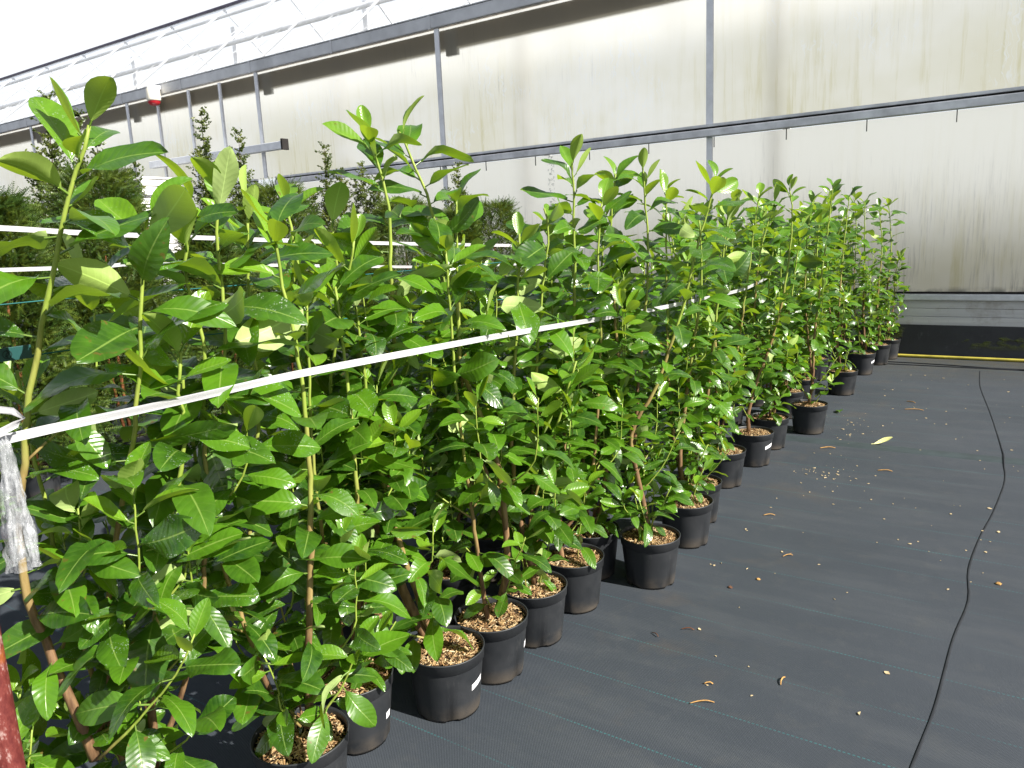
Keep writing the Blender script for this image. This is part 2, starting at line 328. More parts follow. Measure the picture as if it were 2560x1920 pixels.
def tube(P, rad, n=6, cap=True):
    """rad: float or list; returns verts, faces, ring index per vertex"""
    P = [Vector(p) for p in P]; v, f, ri = [], [], []; up = Vector((.3, .9, .1)); N = len(P)
    for i, p in enumerate(P):
        t = (P[min(i + 1, N - 1)] - P[max(i - 1, 0)]).normalized(); a = t.cross(up)
        if a.length < .05: a = t.cross(Vector((1, 0, 0)))
        a.normalize(); b = t.cross(a); r = rad[i] if isinstance(rad, (list, tuple)) else rad
        for k in range(n):
            an = 2 * math.pi * k / n; v.append(tuple(p + (a * math.cos(an) + b * math.sin(an)) * r)); ri.append(i)
    for i in range(N - 1):
        for k in range(n):
            f.append((i * n + k, i * n + (k + 1) % n, (i + 1) * n + (k + 1) % n, (i + 1) * n + k))
    if cap: f += [tuple(range(n))[::-1], tuple((N - 1) * n + k for k in range(n))]
    return v, f, ri
def tubem(name, P, rad, n=6): v, f, _ = tube(P, rad, n); return mesh(name, v, f, True)
def bar(name, a, b, r, mat, parent, n=8): return link(name, tubem(name, [a, b], r, n), mat, parent)

# ------------------------------------------------------------------ ground
v, f = [], []
gx = [-180, -40, -14, -8, -5, -3, -2, -1, 0, 1, 3, 8, 40, 180]; gy = [-120, -20, -4, 0, 1, 2, 3, 4, 5, 6, 7, 8, 9, 10, 10.74, 40, 240]
for y in gy:
    for x in gx: v.append((x, y, 0))
nx = len(gx)
for j in range(len(gy) - 1):
    for i in range(nx - 1): f.append((j * nx + i, j * nx + i + 1, (j + 1) * nx + i + 1, (j + 1) * nx + i))
ground = tag(link('ground', mesh('ground', v, f), M['fabric']), 'black woven ground fabric with turquoise marker threads', None, None, 'structure')
# overlapping edge of the next fabric sheet
v, f = [], []; prof = [(6.16, .0), (6.19, .006), (6.24, .008), (6.30, .006), (6.34, .0)]
xs = [-6 + i * .25 for i in range(41)]
for x in xs:
    for (y, z) in prof: v.append((x, y + .02 * math.sin(x * 1.3), z * (.7 + .5 * noise.noise((x * 1.1, 0, 0))) - .0005 if z else -.001))
for i in range(len(xs) - 1):
    for k in range(4): f.append((i * 5 + k, (i + 1) * 5 + k, (i + 1) * 5 + k + 1, i * 5 + k + 1))
M['seam'] = m_plain('fabric_seam', (.030, .042, .047), .75, .3, 0., .2, 8.)
link('fabric_seam', mesh('fabric_seam', v, f, True), M['seam'], ground)

# ------------------------------------------------------------------ greenhouse
YW = 10.79
gh = empty('greenhouse', (-8, YW, 0), 'long greenhouse with weathered frosted side wall and clear film roof behind the plants', 'greenhouse')
gh.location = (0, 0, 0)
def gp(name, a, b, mat, bev=0., parent=gh): return link(name, boxm(name, a, b, bev), M[mat], parent)
X0, X1, BAY = -43.9 + .01, 9.0, 4.70
posts = [-3.94 - BAY * k for k in range(-2, 9)]; posts.sort()
edges = [-46.3] + posts + [10.2]
ZS, ZG0, ZG1, ZE = .78, 2.90, 3.07, 5.10
for i in range(len(edges) - 1):
    a, b = edges[i], edges[i + 1]
    for z0, z1, yo in ((ZS, ZG0, 0.0), (ZG1 - .02, ZE + .02, .0)):
        n = 6; vv = []; ff = []
        for k in range(n + 1):
            for j in range(n + 1):
                x = a + .012 + (b - a - .024) * k / n; z = z0 + (z1 - z0) * j / n
                vv.append((x, YW + yo + .010 * noise.noise((x * .45, z * .5, z0)), z))
        for k in range(n):
            for j in range(n): ff.append((k * (n + 1) + j, (k + 1) * (n + 1) + j, (k + 1) * (n + 1) + j + 1, k * (n + 1) + j + 1))
        link('wall_panel', mesh('wall_panel', vv, ff, True), M['pane'], gh)
for x in posts:
    gp('post', (x - .042, YW - .032, .40), (x + .042, YW - .004, ZG0 + .01), 'post', .004)
    gp('post', (x - .048, YW - .032, ZG1 - .005), (x + .048, YW - .004, ZE + .02), 'post', .004)
    gp('inner_post', (x + .16, YW + 3.0, .03), (x + .27, YW + 3.11, ZE + 2.2), 'inner_steel')
    gp('post_bracket', (x + .13, YW + .05, ZE - .42), (x + .36, YW + .15, ZE - .02), 'inner_steel')
# rail along the wall: channel, dark gap and upper lip
def rail(xa, xb, dy=0., dz=0.):
    gp('rail', (xa, YW - .135 - dy, ZG0 + .005 + dz), (xb, YW - .006 - dy, ZG0 + .105 + dz), 'steel', .012)
    gp('rail_gap', (xa + .005, YW - .10 - dy, ZG0 + .107 + dz), (xb - .005, YW - .006 - dy, ZG0 + .128 + dz), 'dark_gap')
    gp('rail_lip', (xa, YW - .120 - dy, ZG0 + .130 + dz), (xb, YW - .006 - dy, ZG0 + .168 + dz), 'steel', .008)
rail(-12.95, 10.2)
rail(-46.2, -13.6)
x = -12.6
while x < 9.5:
    if x > -9: gp('hanging_peg', (x - .005, YW - .040, ZG0 - .135), (x + .005, YW - .030, ZG0 + .004), 'dark_gap')
    x += .97
# sill, plank and black membrane
gp('sill', (-46, YW - .10, .69), (10.2, YW + .02, .765), 'steel', .015)
gp('sill_grime', (-46, YW - .03, .766), (10.2, YW - .002, .790), 'dark_gap')
for i, (z0, z1) in enumerate(((.385, .486), (.489, .587), (.590, .685))):
    gp('plank', (-46, YW - .045 + .004 * (i % 2), z0), (10.2, YW + .02, z1), 'board', .006)
v, f = [], []; xs = [-46 + i * .5 for i in range(113)]; pr = [(-.055, .385), (-.065, .30), (-.085, .18), (-.10, .08), (-.13, .02), (-.20, .003)]
for xx in xs:
    for (yy, zz) in pr: v.append((xx, YW + yy + .018 * noise.noise((xx * 1.4, zz * 5, 3)), zz))
for i in range(len(xs) - 1):
    for k in range(5): f.append((i * 6 + k, i * 6 + k + 1, (i + 1) * 6 + k + 1, (i + 1) * 6 + k))
link('ground_membrane', mesh('ground_membrane', v, f, True), M['upstand'], gh)
# eave beam
gp('eave_beam', (-46.3, YW - .07, ZE + .03), (10.2, YW + .10, ZE + .235), 'beam', .02)
gp('eave_lip', (-46.3, YW - .085, ZE + .237), (10.2, YW + .06, ZE + .255), 'beam', .004)
gp('inner_gutter', (-46.3, YW + .06, ZE - .30), (10.2, YW + .30, ZE - .01), 'inner_gutter')
k = -44.
while k < 9:
    gp('gutter_joint', (k - .03, YW - .078, ZE + .02), (k + .03, YW - .071, ZE + .24), 'beam'); k += 2.35
# roof: film sheets, ridge, rafters, purlins, braces
RY, RZ, EZ = YW + 3.0, 7.77, 5.355
def rp(x, t, off=0.): return (x, YW + .02 + (RY - YW - .02) * t, EZ + (RZ - EZ) * t + off)
def rb(x, t, off=0.): return (x, RY + (RY - YW) * t, RZ - (RZ - EZ) * t + off)
raf = [-3.94 - 2.35 * k for k in range(-5, 18)]; raf.sort()
for i in range(len(raf) - 1):
    a, b = raf[i], raf[i + 1]
    for fn in (rp, rb):
        vv = []
        for kx in range(4):
            for t in (0, .25, .5, .75, 1.): vv.append(fn(a + (b - a) * kx / 3, t, .03 + (.02 if kx in (1, 2) else 0)))
        ff = [(kx * 5 + j, (kx + 1) * 5 + j, (kx + 1) * 5 + j + 1, kx * 5 + j + 1) for kx in range(3) for j in range(4)]
        link('roof_sheet', mesh('roof_sheet', vv, ff, True), M['roof'], gh)
for i, x in enumerate(raf):
    bar('rafter', rp(x, 0, -.03), rp(x, 1, -.03), .028, M['inner_steel'], gh, 6)
    bar('rafter', rb(x, 0, -.03), rb(x, 1, -.03), .028, M['inner_steel'], gh, 6)
    if i + 1 < len(raf):
        x2 = raf[i + 1]; xm = (x + x2) / 2
        bar('roof_brace', rp(xm, .42, -.08), rp(x + .25, .0, -.05), .010, M['inner_steel'], gh, 5)
        bar('roof_brace', rp(xm, .42, -.08), rp(x2 - .2, .0, -.05), .010, M['inner_steel'], gh, 5)
        bar('roof_brace', rp(xm + .3, .0, -.06), rp(x2, .95, -.06), .010, M['inner_steel'], gh, 5)
for t, r in ((.40, .055), (.92, .04)):
    bar('purlin', rp(-46.2, t, -.07), rp(10.1, t, -.07), r, M['inner_steel'], gh, 8)
bar('purlin', rb(-46.2, .5, -.07), rb(10.1, .5, -.07), .05, M['inner_steel'], gh, 8)
gp('ridge_cap', (-46.3, RY - .06, RZ + .035), (10.2, RY + .06, RZ + .085), 'ridge', .01)
for a, b in zip(edges[:-1], edges[1:]):
    link('back_panel', mesh('back_panel', [(a, YW + 6, .3), (b, YW + 6, .3), (b, YW + 6, 5.35), (a, YW + 6, 5.35)], [(0, 1, 2, 3)]), M['clear'], gh)
for x in (-46.3, 10.2):
    link('end_panel', mesh('end_panel', [(x, YW, 0), (x, YW + 6, 0), (x, YW + 6, EZ), (x, RY, RZ), (x, YW, EZ)], [(0, 1, 2, 3, 4)]), M['roof'], gh)
gp('inside_floor', (-46.3, YW + .03, -.02), (10.2, YW + 6, .03), 'floor_in')
# sliding door at the far bays
for x in (-14.48, -15.57, -16.75):
    gp('door_stile', (x - .035, YW - .075, .1), (x + .035, YW - .034, 5.08), 'post', .004)
gp('door_track', (-17.0, YW - .30, 3.55), (-12.45, YW - .16, 3.70), 'post', .012)
gp('door_track_cap', (-12.448, YW - .31, 3.53), (-12.40, YW - .15, 3.74), 'dark_gap', .006)
for x in (-16.6, -14.9, -13.2): gp('track_bracket', (x - .03, YW - .16, 3.58), (x + .03, YW - .034, 3.66), 'steel')

# warning lamp under the eave
bl = empty('warning_lamp', (-16.55, YW - .26, 4.86), 'cream round warning lamp with red lens hanging on the greenhouse eave', 'lamp')
def lathe(name, prof, n=24, uvs=False):
    v, f = [], []
    for (r, z) in prof:
        for k in range(n): a = 2 * math.pi * k / n; v.append((r * math.cos(a), r * math.sin(a), z))
    for i in range(len(prof) - 1):
        for k in range(n): f.append((i * n + k, i * n + (k + 1) % n, (i + 1) * n + (k + 1) % n, (i + 1) * n + k))
    return mesh(name, v, f, True)
link('lamp_housing', lathe('lamp_housing', [(.001, .43), (.06, .43), (.10, .40), (.145, .34), (.15, .13), (.14, .10), (.001, .10)]), M['lamp_white'], bl)
link('lamp_lens', lathe('lamp_lens', [(.132, .115), (.13, .06), (.10, .02), (.05, .0), (.001, -.003)]), M['lamp_red'], bl)
link('lamp_bracket', boxm('lamp_bracket', (-.04, .05, .36), (.04, .20, .44), .005), M['steel'], bl)

# stack of white sheets by the far wall
st = empty('sheet_stack', (-16.35, YW - .9, 0), 'tall stack of thin uneven white sheets by the greenhouse wall beyond the shrubs', 'stack')
z = 0.
sheets = [boxm('sheet', (-.72, -.45, 0), (.72, .45, .05), .008), boxm('sheet', (-.70, -.46, 0), (.70, .44, .065), .008), boxm('sheet', (-.73, -.44, 0), (.69, .45, .04), .008)]
for i in range(51):
    k = i % 3; o = link('sheet', sheets[k], M['white'], st); o.location = (random.uniform(-.03, .03), random.uniform(-.05, .03), z)
    o.rotation_euler = (random.uniform(-.010, .010), random.uniform(-.012, .012), random.uniform(-.05, .05)); z += (.05, .065, .04)[k] + random.uniform(.008, .016)

# yellow hose and black pipes along the wall
P = [(x, YW - .20 - .035 + .02 * math.sin(x * .9) + .012 * noise.noise((x, 2, 0)), .021) for x in [-12 + i * .3 for i in range(70)]]
tag(link('garden_hose', tubem('garden_hose', smooth_line(P, .15), .019, 8), M['hose']), 'yellow garden hose lying along the foot of the greenhouse wall', 'hose')
P = [(x, 9.98 + .015 * math.sin(x * .7), .005) for x in [-4 + i * .4 for i in range(25)]]
tag(link('water_pipe', tubem('water_pipe', P, .0075, 6), M['dark_line']), 'thin black pipe lying straight along the ground near the yellow hose', 'pipe')
P = [(x, 10.12 - .16 * max(0, x + 1.0) + .01 * math.sin(x * 1.7), .0155 if -.2 < x < .3 else .006) for x in [-4 + i * .4 for i in range(17)]] + [(2.6, 9.42, .006), (3.2, 9.35, .006)]
tag(link('water_pipe', tubem('water_pipe', smooth_line(P, .2), .0065, 6), M['dark_line']), 'thin black pipe slanting away from the hose across the straight pipe', 'pipe')
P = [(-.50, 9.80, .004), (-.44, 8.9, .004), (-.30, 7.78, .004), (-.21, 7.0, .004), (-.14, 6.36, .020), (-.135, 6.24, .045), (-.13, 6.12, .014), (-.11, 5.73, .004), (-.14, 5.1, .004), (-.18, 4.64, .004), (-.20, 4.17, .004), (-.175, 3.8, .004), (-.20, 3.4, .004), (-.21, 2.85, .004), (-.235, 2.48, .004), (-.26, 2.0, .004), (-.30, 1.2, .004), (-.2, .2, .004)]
shadow_me = tubem('shadow_line', smooth_line(P, .08), .0056, 6)  # flattened dark strip on the fabric, stands in for a soft cast shadow line
for q in shadow_me.vertices: q.co.z = .0012 + (q.co.z - .004) * .22
tag(link('shadow_line', shadow_me, M['dark_line']), 'thin dark strip laid as a soft shadow line winding across the open ground towards the wall', 'dark_line')

# ------------------------------------------------------------------ laurels
def leaf_mesh(name, L, Wd, arch, keel, wave, twist, seed, mat):
    """Blade with a midrib fold, an arch along its length, an undulating margin and a petiole."""
    rnd = random.Random(seed); v, f, uv = [], [], []; TT = (0, .06, .17, .31, .46, .61, .75, .87, .955, 1.); nr = len(TT)
    ph = rnd.uniform(0, 6); pet = .13
    for i in range(nr):
        t = TT[i]; tt = .010 + .980 * t
        w = Wd * (math.sin(math.pi * tt ** 1.16) ** .70)
        if i == nr - 1: w = .0015
        y = L * (pet + (1 - pet) * t); s = y / L
        zc = L * (arch * (s * .55 - s * s)); tw = twist * (s - .3); bend = wave * .35 * math.sin(ph + s * 3)
        for j in (-1, -.5, 0, .5, 1):
            x = j * w / 2; zz = zc + abs(x) * keel * (1 - .25 * abs(j)) + wave * Wd * .22 * abs(j) ** 2 * math.sin(ph + 9 * s + (1.3 if j > 0 else 0))
            x += bend * Wd * .5 * s; c, sn = math.cos(tw), math.sin(tw)
            v.append((x * c - (zz - zc) * sn, y, zc + x * sn + (zz - zc) * c)); uv.append((.5 + j * .5, t))
    for i in range(nr - 1):
        for j in range(4): f.append((i * 5 + j, i * 5 + j + 1, (i + 1) * 5 + j + 1, (i + 1) * 5 + j))
    k = len(v); pw = .0022
    for (y, z) in ((0, 0), (L * (pet + .03), v[2][2])):
        v += [(-pw, y, z), (pw, y, z), (0, y, z - pw * 1.6)]; uv += [(.5, .3)] * 3
    f += [(k, k + 1, k + 4, k + 3), (k + 1, k + 2, k + 5, k + 4), (k + 2, k, k + 3, k + 5)]
    me = mesh(name, v, f, True, uv); me.materials.append(mat); return me
LM, LY = [], []
rr = random.Random(3)
for i in range(14):
    LM.append(leaf_mesh('leaf', .168 * rr.uniform(.82, 1.12), .073 * rr.uniform(.82, 1.14), rr.uniform(.05, .75), rr.uniform(.04, .38), rr.uniform(.1, .6), rr.uniform(-.5, .5), i, M['leaf']))
for i in range(6):
    LY.append(leaf_mesh('leaf', .140 * rr.uniform(.85, 1.1), .060 * rr.uniform(.85, 1.1), rr.uniform(-.25, .35), rr.uniform(.35, .9), rr.uniform(.05, .3), rr.uniform(-.3, .3), 50 + i, M['young']))

def pot_mesh():
    n = 56; prof = [(.001, .012), (.108, .012), (.1135, .004), (.116, .0), (.1185, .012), (.1385, .196), (.1395, .199), (.1435, .2005), (.1455, .236), (.1475, .238), (.1475, .2425), (.1440, .2430), (.1405, .236), (.1375, .19), (.12, .10)]
    v, f = [], []
    for i, (r, z) in enumerate(prof):
        for k in range(n):
            a = 2 * math.pi * k / n; zz = z
            if i in (2, 3): zz = z + (.011 if (k % 14) in (0, 1, 2) else 0.)
            v.append((r * math.cos(a), r * math.sin(a), zz))
    for i in range(len(prof) - 1):
        for k in range(n): f.append((i * n + k, i * n + (k + 1) % n, (i + 1) * n + (k + 1) % n, (i + 1) * n + k))
    me = mesh('pot', v, f, True); me.materials.append(M['pot']); return me
POT = pot_mesh()
def mulch_mesh(seed):
    rnd = random.Random(seed); v, f = [], []
    nr, na = 6, 20
    for i in range(nr + 1):
        for k in range(na):
            r = .139 * i / nr; a = 2 * math.pi * k / na; x, y = r * math.cos(a), r * math.sin(a)
            v.append((x, y, .213 + .012 * (1 - (i / nr) ** 2) + .007 * noise.noise((x * 22 + seed, y * 22, 0)) if i else .226))
    for i in range(nr):
        for k in range(na): f.append((i * na + k, (i + 1) * na + k, (i + 1) * na + (k + 1) % na, i * na + (k + 1) % na))
    me = mesh('soil', v, f, True); me.materials.append(M['soil'])
    v, f = [], []
    dark = rnd.uniform(0, 6.28)
    for q in range(1250):
        r = .137 * math.sqrt(rnd.random()); a = rnd.uniform(0, 6.28); x, y = r * math.cos(a), r * math.sin(a)
        if noise.noise((x * 16 + seed * 3, y * 16, 1)) > .28 and rnd.random() < .75: continue
        s = rnd.uniform(.0024, .0054); ln = s * rnd.uniform(1.2, 3.2); k = len(v)
        vv, ff = [], []; box(vv, ff, (-ln, -s * .5, -s * .22), (ln, s * .5, s * .22))
        m = Matrix.Translation((x, y, .2165 + .012 * (1 - (r / .139) ** 2) + rnd.uniform(0, .008))) @ Matrix.Rotation(rnd.uniform(0, 6.28), 4, 'Z') @ Matrix.Rotation(rnd.uniform(-.6, .6), 4, 'X') @ Matrix.Rotation(rnd.uniform(-.55, .55), 4, 'Y')
        if r + ln > .142: continue
        v += [tuple(m @ Vector(p)) for p in vv]; f += [tuple(k + i for i in q2) for q2 in ff]
    mc = mesh('mulch', v, f); mc.materials.append(M['mulch']); return me, mc
MUL = [mulch_mesh(i) for i in range(5)]
def sticker_mesh(az, z, w, h, slant):
    v, f, uv = [], [], []; n = 8
    for i in range(n + 1):
        for j in (0, 1):
            a = az + (i / n - .5) * w / .135; zz = z + (j - .5) * h + slant * (i / n - .5); r = .1195 + (zz - .012) * (.1385 - .1185) / .184 + .0012 - .001
            v.append((r * math.cos(a), r * math.sin(a), zz)); uv.append((i / n, j))
    for i in range(n): f.append((i * 2, i * 2 + 2, i * 2 + 3, i * 2 + 1))
    me = mesh('sticker', v, f, True, uv); me.materials.append(M['sticker']); return me

STRAP = [(-1.655, .57, 1.37), (-1.64, .72, 1.375), (-1.64, .92, 1.374), (-1.63, 1.14, 1.377), (-1.62, 1.34, 1.38), (-1.61, 1.80, 1.372), (-1.61, 2.29, 1.36), (-1.61, 2.99, 1.335), (-1.61, 3.63, 1.315), (-1.61, 4.2, 1.305), (-1.60, 4.9, 1.30), (-1.70, 5.6, 1.29), (-1.85, 6.5, 1.29)]
def strap_at(y):
    for a, b in zip(STRAP[:-1], STRAP[1:]):
        if a[1] <= y <= b[1]: t = (y - a[1]) / (b[1] - a[1]); return a[0] + (b[0] - a[0]) * t, a[2] + (b[2] - a[2]) * t
    return None
n_leaf = 0
def add_leaf(parent, org, P, T, az, el, size, young, rnd):
    global n_leaf
    rad = Vector((math.cos(az), math.sin(az), 0)); D = (rad * math.cos(el) + Vector((0, 0, 1)) * math.sin(el) + T * .15).normalized()
    N = (Vector((0, 0, 1)) * math.cos(el) - rad * math.sin(el)); N = (N + Vector((.30 + rnd.gauss(0, .30), -.20 + rnd.gauss(0, .30), rnd.gauss(0, .12)))); N = (N - D * N.dot(D)).normalized()
    if rnd.random() < .08: N = Matrix.Rotation(rnd.choice((-1, 1)) * rnd.uniform(.9, 2.3), 3, D) @ N
    mid = Vector(org) + P + D * size * .09                     # keep foliage off the tied strap
    q = strap_at(mid.y)
    if q and abs(mid.z - q[1]) < .06 and mid.x > q[0] - .06 and (abs(mid.x - q[0]) < .025 or rnd.random() < .2): return
    X = D.cross(N); m = Matrix((X, D, N)).transposed().to_4x4(); m.translation = P; m = m @ Matrix.Scale(size, 4)
    o = bpy.data.objects.new('leaf', rnd.choice(LY if young else LM)); C.objects.link(o); o.parent = parent; o.matrix_basis = m; n_leaf += 1
def add_stem(plant, org, pts, r0, r1, leafy, spacing, size, rnd, zig=.0018, young_n=5, shoots=0, petz=0.):
    L = smooth_line(pts, .045)
    L = [p + Vector((rnd.gauss(0, zig), rnd.gauss(0, zig), 0)) if 0 < i < len(L) - 1 else p for i, p in enumerate(L)]
    n = len(L); rad = [r0 + (r1 - r0) * (i / (n - 1)) ** .75 for i in range(n)]
    v, f, ri = tube(L, rad, 7); me = mesh('stem', v, f, True); me.materials.append(M['stem'])
    at = me.attributes.new('age', 'FLOAT', 'POINT'); zt = max(p.z for p in L)
    length = sum((L[i + 1] - L[i]).length for i in range(n - 1))
    at.data.foreach_set('value', [max(0., min(1., (.95 if length < .7 else .72) * (ri[i] / (n - 1)) ** 1.1 + (.18 if length < .7 else -.02) + .06 * math.sin(ri[i] * .9))) for i in range(len(v))])
    so = bpy.data.objects.new('stem', me); C.objects.link(so); so.parent = plant
    cum = [0.]
    for i in range(n - 1): cum.append(cum[-1] + (L[i + 1] - L[i]).length)
    d = length * leafy; az = rnd.uniform(0, 6.28); k = 0
    while d <= length:
        i = max(j for j in range(n) if cum[j] <= d + 1e-6); i = min(i, n - 2); t = (d - cum[i]) / max(1e-6, cum[i + 1] - cum[i]); P = L[i].lerp(L[i + 1], t); T = (L[i + 1] - L[i]).normalized()
        rem = (length - d) / spacing; fr = max(0., min(1., rem / 6.))
        el = R(38) * (1 - fr) + R(2) * fr - R(26) * max(0., 1. - d / length - .45) / .55 + rnd.gauss(0, .27) - petz
        if rem < .9: el = R(50) + rnd.gauss(0, .15)
        young = rem < young_n and rnd.random() < .85 - rem * .12
        sz = size * rnd.uniform(.80, 1.18) * (.84 + .16 * min(1, rem / 3.5)) * (1.12 if d > length * .6 else 1.); sz *= 1. - .22 * max(0, .55 - d / length)
        if rnd.random() > .05: add_leaf(so, org, P, T, az + rnd.gauss(0, .3), el, sz, young, rnd)
        az += R(137.5); k += 1; d += spacing * rnd.uniform(.75, 1.25) * (1. if rem > 7 else (.80 if rem > 3 else .55))
    for s in range(shoots):
        q = rnd.uniform(.12, .52); i = int(q * (n - 1)); P = L[i]; a = rnd.uniform(0, 6.28); ln = rnd.uniform(.16, .36)
        E = [P, P + Vector((math.cos(a), math.sin(a), .9)) * ln * .45, P + Vector((math.cos(a) * .72, math.sin(a) * .72, 1.5)) * ln * .75]
        add_stem(plant, org, E, .0038, .0022, .25, .034, size * rnd.uniform(.72, .92), rnd, .002, 3, 0, .25)
def laurel(loc, stems, label, seed, group='cherry laurels in black pots', stickers=(), size=1.08, dense=.052, mul=None, shoots=3, r0=.009, extra=0, low=.72, tall_extra=0):
    rnd = random.Random(seed); n0 = n_leaf
    pl = empty('potted_laurel', (loc[0], loc[1], 0), label, 'potted laurel', group)
    po = link('pot', POT, None, pl); po.rotation_euler.z = rnd.uniform(0, 6.28)
    soil, chips = MUL[seed % 5 if mul is None else mul]
    a = rnd.uniform(0, 6.28)
    s1 = link('soil', soil, None, pl); s2 = tag(link('mulch', chips, None, pl), kind='stuff'); s1.rotation_euler.z = s2.rotation_euler.z = a
    for (az, z, w, h, sl) in stickers: link('sticker', sticker_mesh(R(az), z, w, h, sl), None, pl)
    for i in range(tall_extra):
        a = rnd.uniform(0, 6.28); c, d = math.cos(a), math.sin(a); q = rnd.uniform(.10, .2); h = rnd.uniform(1.45, 1.68)
        stems = stems + [[(c * .02, d * .02, .2), (c * q * .6, d * q * .6, .2 + h * .25), (c * q, d * q, .2 + h * .55), (c * q * 1.15, d * q * 1.15, h)]]
    for i in range(extra):
        a = rnd.uniform(0, 6.28); c, d = math.cos(a), math.sin(a); q = rnd.uniform(.06, .14); h = rnd.uniform(.4, .68)
        stems = stems + [[(c * .03, d * .03, .21), (c * q * .7, d * q * .7, .21 + (h - .21) * .5), (c * q * 1.3, d * q * 1.3, h)]]
    for i, pts in enumerate(stems):
        pts = [Vector(p) for p in pts]; ln = (pts[-1] - pts[0]).length
        tall = ln > .9
        add_stem(pl, (loc[0], loc[1], 0), pts, (r0 * (1.5 if i == 0 else 1.0) if tall else .0042) * rnd.uniform(.9, 1.1), .0040 if tall else .0022, rnd.uniform(.16, .26) if tall else .22, dense if tall else .036, size if tall else size * low, rnd, .0018 if tall else .002, 5 if tall else 2, shoots if tall else 0, 0. if tall else .35)
    return pl
def auto_stems(rnd, n, hgt):
    out = []
    for i in range(n):
        a = 6.28 * i / n + rnd.uniform(-.5, .5); s = rnd.uniform(.06, .20); h = hgt * rnd.uniform(.84, 1.04)
        c, d = math.cos(a), math.sin(a); b = (c * .02, d * .02, .2)
        out.append([b, (c * s * .5, d * s * .5, .2 + h * .22), (c * s * .9 + rnd.gauss(0, .03), d * s * .9 + rnd.gauss(0, .03), .2 + h * .55), (c * s + rnd.gauss(0, .04), d * s + rnd.gauss(0, .04), h)])
    for i in range(3):
        a = rnd.uniform(0, 6.28); c, d = math.cos(a), math.sin(a); q = rnd.uniform(.08, .16)
        out.append([(c * .02, d * .02, .22), (c * q * .7, d * q * .7, .33), (c * q * 1.2, d * q * 1.2, .44)])
    return out
